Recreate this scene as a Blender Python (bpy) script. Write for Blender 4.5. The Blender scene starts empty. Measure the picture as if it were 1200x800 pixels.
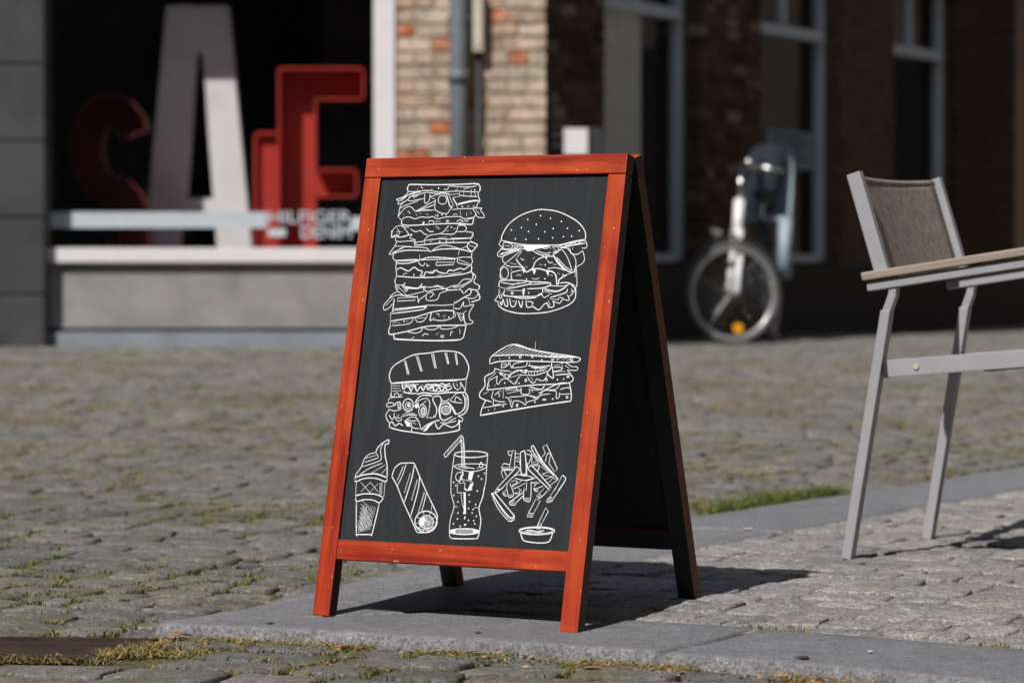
import bpy, bmesh, math, random
import numpy as np
from mathutils import Vector, Matrix, noise

R = math.radians
random.seed(7)
rng = np.random.default_rng(7)
scene = bpy.context.scene
col = scene.collection

# ------------------------------------------------------------------ camera
FPX = 3700.0                       # focal length in photo pixels (1200 wide)
CAM_Z = 0.636
PITCH = math.atan((400 - 310) / FPX)
cam_d = bpy.data.cameras.new('camera')
cam = bpy.data.objects.new('camera', cam_d)
col.objects.link(cam)
cam.location = (0, 0, CAM_Z)
cam.rotation_euler = (math.pi / 2 - PITCH, 0, 0)
cam_d.sensor_width = 36
cam_d.lens = 36 * FPX / 1200
cam_d.clip_start = 0.1
cam_d.clip_end = 2000
cam_d.dof.use_dof = True
cam_d.dof.focus_distance = 5.58
cam_d.dof.aperture_fstop = 5.2
scene.camera = cam

# ------------------------------------------------------------------ world, sun, exposure
SUN_AZ, SUN_EL = R(30.5), R(46.5)          # from behind the camera's left shoulder
to_sun = Vector((-math.sin(SUN_AZ) * math.cos(SUN_EL), -math.cos(SUN_AZ) * math.cos(SUN_EL), math.sin(SUN_EL)))
world = bpy.data.worlds.new('World')
scene.world = world
world.use_nodes = True
wn = world.node_tree
bg = wn.nodes['Background']
sky = wn.nodes.new('ShaderNodeTexSky')
sky.sky_type = 'NISHITA'
sky.sun_disc = False
sky.sun_elevation = SUN_EL
sky.sun_rotation = math.pi + SUN_AZ
wn.links.new(sky.outputs[0], bg.inputs[0])
bg.inputs[1].default_value = 0.1
sun_d = bpy.data.lights.new('sun', 'SUN')
sun = bpy.data.objects.new('sun', sun_d)
col.objects.link(sun)
sun_d.energy = 5.0
sun_d.angle = R(0.5)
sun_d.color = (1.0, 0.965, 0.93)
sun.rotation_euler = to_sun.to_track_quat('Z', 'Y').to_euler()
sun.location = (-4, -8, 12)
vs = scene.view_settings
vs.view_transform = 'Standard'
vs.look = 'None'
vs.gamma = 1
vs.use_curve_mapping = False
vs.exposure = -0.03


def ray(px, py):
    a = (px - 600) / FPX
    b = (400 - py) / FPX
    c, s = math.cos(PITCH), math.sin(PITCH)
    return Vector((a, c + b * s, -s + b * c))


def at_z(px, py, z=0.0):
    d = ray(px, py)
    k = (z - CAM_Z) / d.z
    return Vector((0, 0, CAM_Z)) + d * k


def at_y(px, py, Y):
    d = ray(px, py)
    return Vector((0, 0, CAM_Z)) + d * (Y / d.y)


# ------------------------------------------------------------------ object helpers
def tag(o, label=None, cat=None, group=None, kind=None):
    if label: o['label'] = label
    if cat: o['category'] = cat
    if group: o['group'] = group
    if kind: o['kind'] = kind
    return o


def root(name, loc, label, cat, group=None):
    o = bpy.data.objects.new(name, None)
    o.location = loc
    o.empty_display_size = 0.1
    col.objects.link(o)
    o['wm'] = 0
    del o['wm']
    return tag(o, label, cat, group)


def world_loc(o):
    v = Vector(o.location)
    p = o.parent
    while p:
        v = Vector(p.location) + v
        p = p.parent
    return v


def link_mesh(name, me, mat, parent=None, matrix=None):
    """matrix is a WORLD matrix; parents here are only ever translated."""
    o = bpy.data.objects.new(name, me)
    if mat and not me.materials:
        me.materials.append(mat)
    col.objects.link(o)
    if parent is not None:
        o.parent = parent
        if parent.type == 'EMPTY' or parent.get('_pure', 0):
            pm = Matrix.Translation(world_loc(parent))
        else:
            pm = WM[parent.name]
        o.matrix_parent_inverse = pm.inverted()
    o.matrix_basis = matrix if matrix else Matrix.Identity(4)
    WM[o.name] = matrix.copy() if matrix else Matrix.Identity(4)
    return o


WM = {}


def new_mesh(name, verts, faces, smooth=False, tint=None):
    me = bpy.data.meshes.new(name)
    me.from_pydata([tuple(v) for v in verts], [], faces)
    if smooth:
        me.polygons.foreach_set('use_smooth', [True] * len(me.polygons))
    if tint is not None:
        a = me.attributes.new('tint', 'FLOAT', 'POINT')
        if np.isscalar(tint):
            tint = np.full(len(verts), tint)
        a.data.foreach_set('value', np.asarray(tint, dtype=np.float32))
    me.update()
    return me


def bm_mesh(name, bm, smooth=False):
    me = bpy.data.meshes.new(name)
    bmesh.ops.recalc_face_normals(bm, faces=bm.faces)
    bm.to_mesh(me)
    bm.free()
    if smooth:
        me.polygons.foreach_set('use_smooth', [True] * len(me.polygons))
    return me


def box_bm(bm, x0, x1, y0, y1, z0, z1, bev=0.0, M=None):
    r = bmesh.ops.create_cube(bm, size=1.0)
    vs_ = r['verts']
    T = Matrix.Translation(((x0 + x1) / 2, (y0 + y1) / 2, (z0 + z1) / 2)) @ Matrix.Diagonal((x1 - x0, y1 - y0, z1 - z0, 1))
    bmesh.ops.transform(bm, matrix=T, verts=vs_)
    if bev > 0:
        es = list({e for v in vs_ for e in v.link_edges})
        g = bmesh.ops.bevel(bm, geom=es, offset=bev, segments=2, profile=0.7, affect='EDGES')
        vs_ = list({v for f in g['faces'] for v in f.verts} | {v for v in vs_ if v.is_valid})
    if M is not None:
        bmesh.ops.transform(bm, matrix=M, verts=vs_)
    return vs_


def box(name, x0, x1, y0, y1, z0, z1, mat, parent=None, bev=0.0, matrix=None):
    bm = bmesh.new()
    box_bm(bm, x0, x1, y0, y1, z0, z1, bev)
    return link_mesh(name, bm_mesh(name, bm), mat, parent, matrix)


def tube_bm(bm, pts, rad, seg=8, closed=False, caps=True):
    pts = [Vector(p) for p in pts]
    n = len(pts)
    rads = rad if isinstance(rad, (list, tuple)) else [rad] * n
    rings = []
    prev = None
    for i, p in enumerate(pts):
        if closed:
            t = pts[(i + 1) % n] - pts[i - 1]
        else:
            t = pts[min(i + 1, n - 1)] - pts[max(i - 1, 0)]
        t.normalize()
        if prev is None:
            a = Vector((0, 0, 1)) if abs(t.z) < 0.9 else Vector((1, 0, 0))
            b = t.cross(a).normalized()
        else:
            b = (prev - t * prev.dot(t)).normalized()
        prev = b
        c = t.cross(b)
        rings.append([bm.verts.new(p + (b * math.cos(k * 2 * math.pi / seg) + c * math.sin(k * 2 * math.pi / seg)) * rads[i]) for k in range(seg)])
    m = n if closed else n - 1
    for i in range(m):
        A, B = rings[i], rings[(i + 1) % n]
        for k in range(seg):
            bm.faces.new((A[k], A[(k + 1) % seg], B[(k + 1) % seg], B[k]))
    if caps and not closed:
        bm.faces.new(rings[0][::-1])
        bm.faces.new(rings[-1])


def tube(name, pts, rad, mat, parent=None, seg=8, closed=False):
    bm = bmesh.new()
    tube_bm(bm, pts, rad, seg, closed)
    return link_mesh(name, bm_mesh(name, bm, True), mat, parent)


def cat_rom(pts, sub=4, closed=False):
    P = [Vector(p) for p in pts]
    n = len(P)
    if n < 3:
        return P
    out = []
    segs = n if closed else n - 1
    for i in range(segs):
        if closed:
            a, b, c, d = P[i - 1], P[i], P[(i + 1) % n], P[(i + 2) % n]
        else:
            a, b, c, d = P[max(i - 1, 0)], P[i], P[i + 1], P[min(i + 2, n - 1)]
        for k in range(sub):
            t = k / sub
            out.append(0.5 * ((2 * b) + (c - a) * t + (2 * a - 5 * b + 4 * c - d) * t * t + (3 * b - a - 3 * c + d) * t ** 3))
    if not closed:
        out.append(P[-1])
    return out


# ------------------------------------------------------------------ material helpers
def mat(name):
    m = bpy.data.materials.new(name)
    m.use_nodes = True
    nt = m.node_tree
    return m, nt, nt.nodes['Principled BSDF']


def nd(nt, t, **kw):
    n = nt.nodes.new(t)
    for k, v in kw.items():
        setattr(n, k, v)
    return n


def coords(nt, kind='pos', scale=(1, 1, 1), rot=(0, 0, 0)):
    mp = nd(nt, 'ShaderNodeMapping')
    mp.inputs['Scale'].default_value = scale
    mp.inputs['Rotation'].default_value = rot
    if kind == 'pos':
        g = nd(nt, 'ShaderNodeNewGeometry')
        nt.links.new(g.outputs['Position'], mp.inputs['Vector'])
    else:
        g = nd(nt, 'ShaderNodeTexCoord')
        nt.links.new(g.outputs['Object'], mp.inputs['Vector'])
    return mp.outputs[0]


def noise_tex(nt, vec, scale, detail=4, rough=0.6, dist=0.0):
    n = nd(nt, 'ShaderNodeTexNoise')
    n.inputs['Scale'].default_value = scale
    n.inputs['Detail'].default_value = detail
    n.inputs['Roughness'].default_value = rough
    n.inputs['Distortion'].default_value = dist
    nt.links.new(vec, n.inputs['Vector'])
    return n.outputs['Fac']


def ramp(nt, fac, stops, mode='LINEAR'):
    r = nd(nt, 'ShaderNodeValToRGB')
    r.color_ramp.interpolation = mode
    e = r.color_ramp.elements
    while len(e) < len(stops):
        e.new(0.5)
    for el, (p, c) in zip(e, stops):
        el.position = p
        if not isinstance(c, (tuple, list)):
            c = (c, c, c)
        el.color = (*c, 1)
    nt.links.new(fac, r.inputs[0])
    return r.outputs[0]


def mix(nt, fac, a, b, mode='MIX'):
    m = nd(nt, 'ShaderNodeMix', data_type='RGBA', blend_type=mode)
    for sock, v in ((m.inputs[0], fac), (m.inputs[6], a), (m.inputs[7], b)):
        if hasattr(v, 'links') or isinstance(v, bpy.types.NodeSocket):
            nt.links.new(v, sock)
        elif isinstance(v, (tuple, list)):
            sock.default_value = (*v, 1)
        else:
            sock.default_value = v if sock == m.inputs[0] else (v, v, v, 1)
    return m.outputs[2]


def bump(nt, bsdf, h, strength=0.3, dist=0.01, prev=None):
    b = nd(nt, 'ShaderNodeBump')
    b.inputs['Strength'].default_value = strength
    b.inputs['Distance'].default_value = dist
    nt.links.new(h, b.inputs['Height'])
    if prev is not None:
        nt.links.new(prev, b.inputs['Normal'])
    nt.links.new(b.outputs[0], bsdf.inputs['Normal'])
    return b.outputs[0]


def simple(name, colour, rough=0.6, metal=0.0, var=0.15, scale=8.0, bstr=0.1, spec=0.5, bscale=60, kind='pos'):
    m, nt, b = mat(name)
    v = coords(nt, kind)
    n = noise_tex(nt, v, scale, 5)
    c0 = tuple(max(0, c * (1 - var)) for c in colour)
    c1 = tuple(min(1, c * (1 + var)) for c in colour)
    nt.links.new(ramp(nt, n, [(0.3, c0), (0.7, c1)]), b.inputs['Base Color'])
    b.inputs['Roughness'].default_value = rough
    b.inputs['Metallic'].default_value = metal
    b.inputs['Specular IOR Level'].default_value = spec
    if bstr > 0:
        bump(nt, b, noise_tex(nt, v, bscale, 4), bstr, 0.003)
    return m


def stone_mat(name, dark, light, moss=0.0, use_tint=True, speck=0.35, rough=0.75, rough_b=0.9):
    m, nt, b = mat(name)
    v = coords(nt)
    big = noise_tex(nt, v, 6.0, 4)
    c = ramp(nt, big, [(0.3, dark), (0.7, light)])
    fine = noise_tex(nt, v, 150.0, 5, 0.85)
    f2 = ramp(nt, fine, [(0.36, 1 - min(0.9, speck * 1.6)), (0.5, 1.0), (0.64, 1 + speck * 1.8)])
    c = mix(nt, 1.0, c, f2, 'MULTIPLY')
    mid = noise_tex(nt, v, 34.0, 5, 0.7)
    c = mix(nt, 1.0, c, ramp(nt, mid, [(0.34, 1 - speck * 0.7), (0.66, 1 + speck * 0.5)]), 'MULTIPLY')
    if use_tint:
        at = nd(nt, 'ShaderNodeAttribute', attribute_name='tint')
        t = ramp(nt, at.outputs['Fac'], [(0.0, (0.78, 0.79, 0.82)), (0.35, (0.94, 0.94, 0.95)), (0.7, (1.05, 1.03, 1.0)), (1.0, (1.18, 1.14, 1.08))])
        c = mix(nt, 1.0, c, t, 'MULTIPLY')
    if moss > 0:
        mo = noise_tex(nt, v, 3.1, 6, 0.7)
        mf = ramp(nt, mo, [(0.52, 0.0), (0.68, moss)])
        mc = ramp(nt, noise_tex(nt, v, 30.0, 3), [(0.35, (0.075, 0.08, 0.022)), (0.65, (0.17, 0.14, 0.055))])
        c = mix(nt, mf, c, mc)
    nt.links.new(c, b.inputs['Base Color'])
    b.inputs['Roughness'].default_value = rough
    b.inputs['Specular IOR Level'].default_value = 0.35
    p = bump(nt, b, noise_tex(nt, v, 22.0, 6, 0.7), rough_b, 0.014)
    bump(nt, b, fine, rough_b, 0.005, p)
    return m


M = {}
M['cobble'] = stone_mat('street_cobble_stone', (0.163, 0.157, 0.147), (0.238, 0.23, 0.213), moss=0.65, speck=0.45)
M['sett'] = stone_mat('pavement_sett_stone', (0.29, 0.274, 0.264), (0.385, 0.366, 0.352), moss=0.0, speck=0.45, rough_b=0.9)
M['kerb'] = stone_mat('bluestone_kerb', (0.165, 0.166, 0.172), (0.215, 0.216, 0.222), moss=0.0, use_tint=True, speck=0.3, rough_b=0.45)
M['kerb_face'] = stone_mat('tooled_kerb_face', (0.17, 0.165, 0.167), (0.24, 0.232, 0.234), moss=0.0, use_tint=False, speck=0.4, rough_b=0.7)

# ------------------------------------------------------------------ ground heights
def zp(x, y):
    """top of the raised pavement: rises 2 cm behind the front feet of the sign"""
    s = (x - 0.115) * 0.5 + (y - 5.445) * 0.866
    return 0.0 if s <= 0 else 0.02 * (1 - math.exp(-(s / 0.38) ** 2))


def zs(x, y):
    t = min(max((y - 5.6) / 12.7, 0), 1)
    k = min(max((x - 0.2) / 1.2, 0), 1)
    far = 0.166 + (0.126 - 0.166) * k
    return -0.024 + (far + 0.024) * t


FRONT = [(-0.635, 5.60), (-0.387, 5.505), (-0.09, 5.365), (0.226, 5.198), (0.48, 5.03), (0.706, 4.854), (1.15, 4.47), (1.7, 3.95), (2.4, 3.25)]
BACK = [(-0.635, 5.60), (-0.348, 6.13), (0.03, 6.90), (0.448, 7.70), (1.35, 9.29), (2.3, 10.95), (3.1, 12.35), (4.2, 14.2)]
KW = 0.36


class Edge:
    def __init__(self, pts, inward):
        p = cat_rom([(a, b, 0) for a, b in pts], 14)
        self.p = np.array([(q.x, q.y) for q in p])
        d = np.diff(self.p, axis=0)
        l = np.hypot(d[:, 0], d[:, 1])
        self.s = np.concatenate([[0], np.cumsum(l)])
        self.t = d / l[:, None]
        self.n = np.stack([-self.t[:, 1], self.t[:, 0]], 1) * inward   # inward +1: left normal

    def at(self, s, off):
        s = min(max(s, 0), self.s[-1] - 1e-6)
        i = int(np.searchsorted(self.s, s, 'right') - 1)
        i = min(i, len(self.t) - 1)
        f = (s - self.s[i])
        b = self.p[i] + self.t[i] * f
        # smooth normal
        j = min(i + 1, len(self.t) - 1)
        L = self.s[i + 1] - self.s[i]
        w = f / L
        n = self.n[i] * (1 - w) + self.n[j] * w
        n /= np.hypot(*n)
        return b + n * off, n

    def dist(self, x, y):
        q = np.array([x, y])
        rel = q - self.p[:-1]
        L = np.diff(self.s)
        k = np.clip((rel * self.t).sum(1), 0, L)
        c = self.p[:-1] + self.t * k[:, None]
        dd = np.hypot(*(q - c).T)
        i = int(dd.argmin())
        return float((rel[i] * self.n[i]).sum()), self.p[i], self.n[i]


EF, EB = Edge(FRONT, 1), Edge(BACK, -1)


def inside(x, y, off=0.0):
    return min(EF.dist(x, y)[0], EB.dist(x, y)[0]) - off


def clip_poly(poly, p, n, off, keep):
    """keep the side with (q-p).n >= off (keep=1) or <= off (keep=-1)"""
    out = []
    m = len(poly)
    for i in range(m):
        a, b = poly[i], poly[(i + 1) % m]
        da = ((a[0] - p[0]) * n[0] + (a[1] - p[1]) * n[1] - off) * keep
        db = ((b[0] - p[0]) * n[0] + (b[1] - p[1]) * n[1] - off) * keep
        if da >= 0: out.append(a)
        if (da >= 0) != (db >= 0):
            k = da / (da - db)
            out.append((a[0] + (b[0] - a[0]) * k, a[1] + (b[1] - a[1]) * k))
    return out


def poly_area(p):
    return 0.5 * abs(sum(p[i - 1][0] * p[i][1] - p[i][0] * p[i - 1][1] for i in range(len(p))))


def stone_geo(poly, zf, lift, rnd, jit=0.006, edge_r=0.012, depth=0.05, dome=0.004, sub=2):
    """an uneven worn stone: returns verts (world) and faces"""
    cx = sum(p[0] for p in poly) / len(poly)
    cy = sum(p[1] for p in poly) / len(poly)
    pts = []
    m = len(poly)
    for i in range(m):
        a, b = poly[i], poly[(i + 1) % m]
        L = math.hypot(b[0] - a[0], b[1] - a[1])
        if L < 0.012:
            continue
        c = min(0.018, L * 0.25) / L
        ks = [c * rnd.uniform(0.5, 1.3)] + [k / sub + rnd.uniform(-.08, .08) for k in range(1, sub)] + [1 - c * rnd.uniform(0.5, 1.3)]
        for k in ks:
            pts.append((a[0] + (b[0] - a[0]) * k + rnd.uniform(-jit, jit), a[1] + (b[1] - a[1]) * k + rnd.uniform(-jit, jit)))
    n = len(pts)
    if n < 3:
        return None
    tx, ty = rnd.uniform(-.02, .02), rnd.uniform(-.02, .02)
    V, F = [], []
    zc = zf(cx, cy) + lift
    def ring(k, dz, nz=0.0):
        for x, y in pts:
            X, Y = cx + (x - cx) * k, cy + (y - cy) * k
            V.append((X, Y, zf(X, Y) + lift + dz + (X - cx) * tx + (Y - cy) * ty + rnd.uniform(-nz, nz)))
    size = math.sqrt(max(poly_area(poly), 1e-5))
    k1 = max(0.55, 1 - 2 * edge_r / size)
    ring(1.0, -depth)
    ring(1.0, -edge_r * 0.8, 0.0015)
    ring((1 + k1) / 2 + 0.02, -edge_r * 0.22, 0.0012)
    ring(k1 * 0.93, 0.0, 0.0015)
    ring(k1 * 0.5, dome * 0.8, 0.002)
    V.append((cx, cy, zc + dome))
    for r in range(4):
        for i in range(n):
            j = (i + 1) % n
            F.append((r * n + i, r * n + j, (r + 1) * n + j, (r + 1) * n + i))
    for i in range(n):
        F.append((4 * n + i, 4 * n + (i + 1) % n, 5 * n))
    # make sure faces point up
    a, b = pts[0], pts[1]
    ar = sum(pts[i - 1][0] * pts[i][1] - pts[i][0] * pts[i - 1][1] for i in range(n))
    if ar < 0:
        F = [f[::-1] for f in F]
    return V, F, (cx, cy)


def px_of(x, y, z):
    c, s = math.cos(PITCH), math.sin(PITCH)
    dz = z - CAM_Z
    dep = c * y - s * dz
    up = s * y + c * dz
    return 600 + FPX * x / dep, 400 - FPX * up / dep, dep


def grid_stones(org, ang, row_h, len_rng, gap, umin, umax, vmin, vmax, accept, rnd):
    e1 = (math.cos(ang), math.sin(ang))
    e2 = (-math.sin(ang), math.cos(ang))
    out = []
    v = vmin
    while v < vmax:
        h = row_h * rnd.uniform(0.86, 1.16)
        u = umin + rnd.uniform(0, len_rng[1])
        wob = rnd.uniform(0, 6)
        while u < umax:
            l = rnd.uniform(*len_rng)
            cu, cv = u + l / 2, v + h / 2
            x = org[0] + e1[0] * cu + e2[0] * cv
            y = org[1] + e1[1] * cu + e2[1] * cv
            if accept(x, y):
                g = gap * rnd.uniform(0.5, 1.3) / 2
                c = []
                for a, b in ((u + g, v + g), (u + l - g, v + g), (u + l - g, v + h - g), (u + g, v + h - g)):
                    b2 = b + 0.012 * math.sin(a * 2.3 + b * 1.1 + wob * 0.0) + rnd.uniform(-1, 1) * gap * 0.25
                    a2 = a + rnd.uniform(-1, 1) * gap * 0.4
                    c.append((org[0] + e1[0] * a2 + e2[0] * b2, org[1] + e1[1] * a2 + e2[1] * b2))
                out.append(c)
            u += l
        v += h
    return out


# ------------------------------------------------------------------ street
def ground_mat():
    m, nt, b = mat('street_joints_soil_moss')
    v = coords(nt)
    a = noise_tex(nt, v, 2.2, 6, 0.7)
    soil = ramp(nt, noise_tex(nt, v, 40, 4), [(0.3, (0.045, 0.036, 0.026)), (0.7, (0.12, 0.098, 0.07))])
    moss = ramp(nt, noise_tex(nt, v, 60, 3), [(0.3, (0.058, 0.056, 0.026)), (0.7, (0.15, 0.128, 0.066))])
    c = mix(nt, ramp(nt, a, [(0.34, 0.0), (0.5, 1.0)]), soil, moss)
    # far stones
    v2 = coords(nt, 'pos', (6.0, 6.0, 6.0), (0, 0, R(24)))
    vo = nd(nt, 'ShaderNodeTexVoronoi', feature='DISTANCE_TO_EDGE')
    vo.inputs['Scale'].default_value = 1.0
    nt.links.new(v2, vo.inputs['Vector'])
    vc = nd(nt, 'ShaderNodeTexVoronoi')
    vc.inputs['Scale'].default_value = 1.0
    nt.links.new(v2, vc.inputs['Vector'])
    sep = nd(nt, 'ShaderNodeSeparateColor')
    nt.links.new(vc.outputs['Color'], sep.inputs[0])
    st = ramp(nt, sep.outputs[0], [(0.0, (0.165, 0.157, 0.15)), (1.0, (0.26, 0.24, 0.225))])
    mo = ramp(nt, noise_tex(nt, v, 1.4, 6, 0.7), [(0.5, 0.0), (0.68, 0.55)])
    st = mix(nt, mo, st, (0.19, 0.175, 0.12))
    far = mix(nt, ramp(nt, vo.outputs['Distance'], [(0.05, 0.0), (0.12, 1.0)]), c, st)
    sx = nd(nt, 'ShaderNodeSeparateXYZ')
    nt.links.new(coords(nt), sx.inputs[0])
    fr = nd(nt, 'ShaderNodeMapRange')
    fr.inputs[1].default_value = 26.0
    fr.inputs[2].default_value = 27.0
    nt.links.new(sx.outputs[1], fr.inputs[0])
    ab = nd(nt, 'ShaderNodeMath', operation='ABSOLUTE')
    nt.links.new(sx.outputs[0], ab.inputs[0])
    fx = nd(nt, 'ShaderNodeMapRange')
    fx.inputs[1].default_value = 3.3
    fx.inputs[2].default_value = 3.5
    nt.links.new(ab.outputs[0], fx.inputs[0])
    mxx = nd(nt, 'ShaderNodeMath', operation='MAXIMUM')
    nt.links.new(fr.outputs[0], mxx.inputs[0])
    nt.links.new(fx.outputs[0], mxx.inputs[1])
    c = mix(nt, mxx.outputs[0], c, far)
    nt.links.new(c, b.inputs['Base Color'])
    b.inputs['Roughness'].default_value = 0.95
    b.inputs['Specular IOR Level'].default_value = 0.1
    bump(nt, b, noise_tex(nt, v, 70, 5), 0.8, 0.01)
    return m


M['ground'] = ground_mat()


def build_street():
    xs = sorted(set([-600, -200, -60, -20, -8] + [round(-5 + 0.2 * i, 3) for i in range(56)] + [8, 14, 30, 60, 200, 600]))
    ys = sorted(set([-600, -200, -60, -20, -6, 0, 3] + [round(3.5 + 0.2 * i, 3) for i in range(120)] + [30, 40, 80, 200, 600]))
    V, F = [], []
    for y in ys:
        for x in xs:
            low = -0.0105
            if -3 < x < 3 and 4 < y < 13:
                low += 0.003 * noise.noise(Vector((x * 6, y * 6, 0)))
            V.append((x, y, zs(x, y) + low))
    nx = len(xs)
    for j in range(len(ys) - 1):
        for i in range(nx - 1):
            F.append((j * nx + i, j * nx + i + 1, (j + 1) * nx + i + 1, (j + 1) * nx + i))
    o = link_mesh('street', new_mesh('street', V, F, True), M['ground'])
    tag(o, 'street of old grey cobbles with moss and grass growing in the joints', kind='structure')
    return o


street = build_street()

DRAIN = [at_z(20 - 300, 742, -0.02), at_z(186, 748, -0.02), at_z(118, 769, -0.02), at_z(-290, 764, -0.02)]
DR_C = [(p.x, p.y) for p in DRAIN]


def in_poly(x, y, P, grow=0.0):
    r = False
    n = len(P)
    for i in range(n):
        a, b = P[i], P[i - 1]
        if (a[1] > y) != (b[1] > y) and x < (b[0] - a[0]) * (y - a[1]) / (b[1] - a[1]) + a[0]:
            r = not r
    return r


rnd = random.Random(11)
def street_ok(x, y):
    if y < 4.3 or y > (23.5 if x > 0.25 else 18.25): return False
    if x > 0.25 and (x - FO_[0]) * FN_[0] + (y - FO_[1]) * FN_[1] < 0.04 and y > 19: return False
    px, py, dep = px_of(x, y, zs(x, y))
    m = 260 + 900 / max(y - 3.5, .8)
    if (px < -m * .6 and x < -3.4) or (px > 1200 + m * .6 and x > 3.2): return False
    if inside(x, y) > 0.11: return False
    for ax in (-0.05, 0.05):
        for ay in (-0.04, 0.04):
            if in_poly(x + ax, y + ay, DR_C): return False
    return True


BAND = 0.5
FO_, FN_ = (0.21, 19.57), (math.cos(R(28.5)), -math.sin(R(28.5)))    # foot line of the shaded house
def in_band(x, y, m=0.0):
    d = EB.dist(x, y)[0]
    return d > -BAND - m and (x + 0.635) * 0.475 + (y - 5.6) * 0.88 > -0.02 - m


# small setts in the gutter band along the pavement, larger stones on the open street
street_polys = [(p, 1) for p in grid_stones((0, 0), R(-25), 0.112, (0.10, 0.18), 0.019, -9, 9, -1, 17, lambda x, y: street_ok(x, y) and in_band(x, y, 0.03), rnd)]
street_polys += [(p, 0) for p in grid_stones((0, 0), R(-21), 0.128, (0.14, 0.24), 0.020, -12, 12, -1, 26, lambda x, y: street_ok(x, y) and not in_band(x, y, -0.05), rnd)]
stones = []
for poly, band_ in street_polys:
    cx = sum(p[0] for p in poly) / 4; cy = sum(p[1] for p in poly) / 4
    d, p, n = min((EF.dist(cx, cy), EB.dist(cx, cy)), key=lambda t: t[0])
    if d > -0.16:
        poly = clip_poly(poly, p, n, -0.012, -1)
    if abs(EB.dist(cx, cy)[0] + BAND) < 0.22 and cy > 5.9 and len(poly) > 2:
        d, p, n = EB.dist(cx, cy)
        poly = clip_poly(poly, p, n, -BAND + (0.008 if band_ else -0.012), 1 if band_ else -1)
    if len(poly) < 3 or poly_area(poly) < 0.0008:
        continue
    stones.append(poly)

built = []
for poly in stones:
    cx = sum(p[0] for p in poly) / len(poly); cy = sum(p[1] for p in poly) / len(poly)
    g = stone_geo(poly, zs, rnd.uniform(-0.0025, 0.002) + 0.004 * noise.noise(Vector((cx * 2.2, cy * 2.2, 3))), rnd, jit=0.007, edge_r=0.0065, depth=0.04, dome=0.002)
    if g:
        px, py, dep = px_of(cx, cy, zs(cx, cy))
        vis = -30 < px < 1230 and py < 812
        built.append((poly_area(poly) / dep ** 3 if vis else 0, g, rnd.random()))
built.sort(key=lambda t: -t[0])
for i, (a, (V, F, c), t) in enumerate(built[:300]):
    oz = zs(*c)
    me = new_mesh('cobble', [(v[0] - c[0], v[1] - c[1], v[2] - oz) for v in V], F, True, t)
    link_mesh('cobble', me, M['cobble'], street, Matrix.Translation((c[0], c[1], oz)))
V, F, T = [], [], []
for a, (v, f, c), t in built[300:]:
    k = len(V)
    V += v; F += [tuple(i + k for i in q) for q in f]; T += [t] * len(v)
o = link_mesh('cobbles', new_mesh('cobbles', V, F, True, T), M['cobble'], street)
tag(o, kind='stuff')

# ------------------------------------------------------------------ raised pavement: kerb stones + setts
def bed_mat():
    m, nt, b = mat('pavement_sand_bed')
    v = coords(nt)
    c = ramp(nt, noise_tex(nt, v, 30, 5), [(0.3, (0.12, 0.11, 0.1)), (0.7, (0.29, 0.27, 0.25))])
    nt.links.new(c, b.inputs['Base Color'])
    b.inputs['Roughness'].default_value = 1.0
    bump(nt, b, noise_tex(nt, v, 120, 4), 0.7, 0.004)
    return m


M['bed'] = bed_mat()


def build_pavement():
    V, F = [], []
    # bed: strip mesh between the inner lines of the kerbs, sampled by marching from front to back
    N, K = 60, 40
    for i in range(N + 1):
        a, _ = EF.at(0.30 + (EF.s[-1] - 0.35) * i / N, 0.30)
        b, _ = EB.at(0.30 + (EB.s[-1] - 0.35) * i / N, 0.30)
        for k in range(K + 1):
            q = a + (b - a) * k / K
            V.append((q[0], q[1], zp(*q) - 0.0045))
    for i in range(N):
        for k in range(K):
            F.append((i * (K + 1) + k, (i + 1) * (K + 1) + k, (i + 1) * (K + 1) + k + 1, i * (K + 1) + k + 1))
    o = link_mesh('pavement', new_mesh('pavement', V, F, True), M['bed'])
    return tag(o, 'raised pavement corner of pale stone setts edged with bluestone kerbs', kind='structure')


pave = build_pavement()


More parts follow.
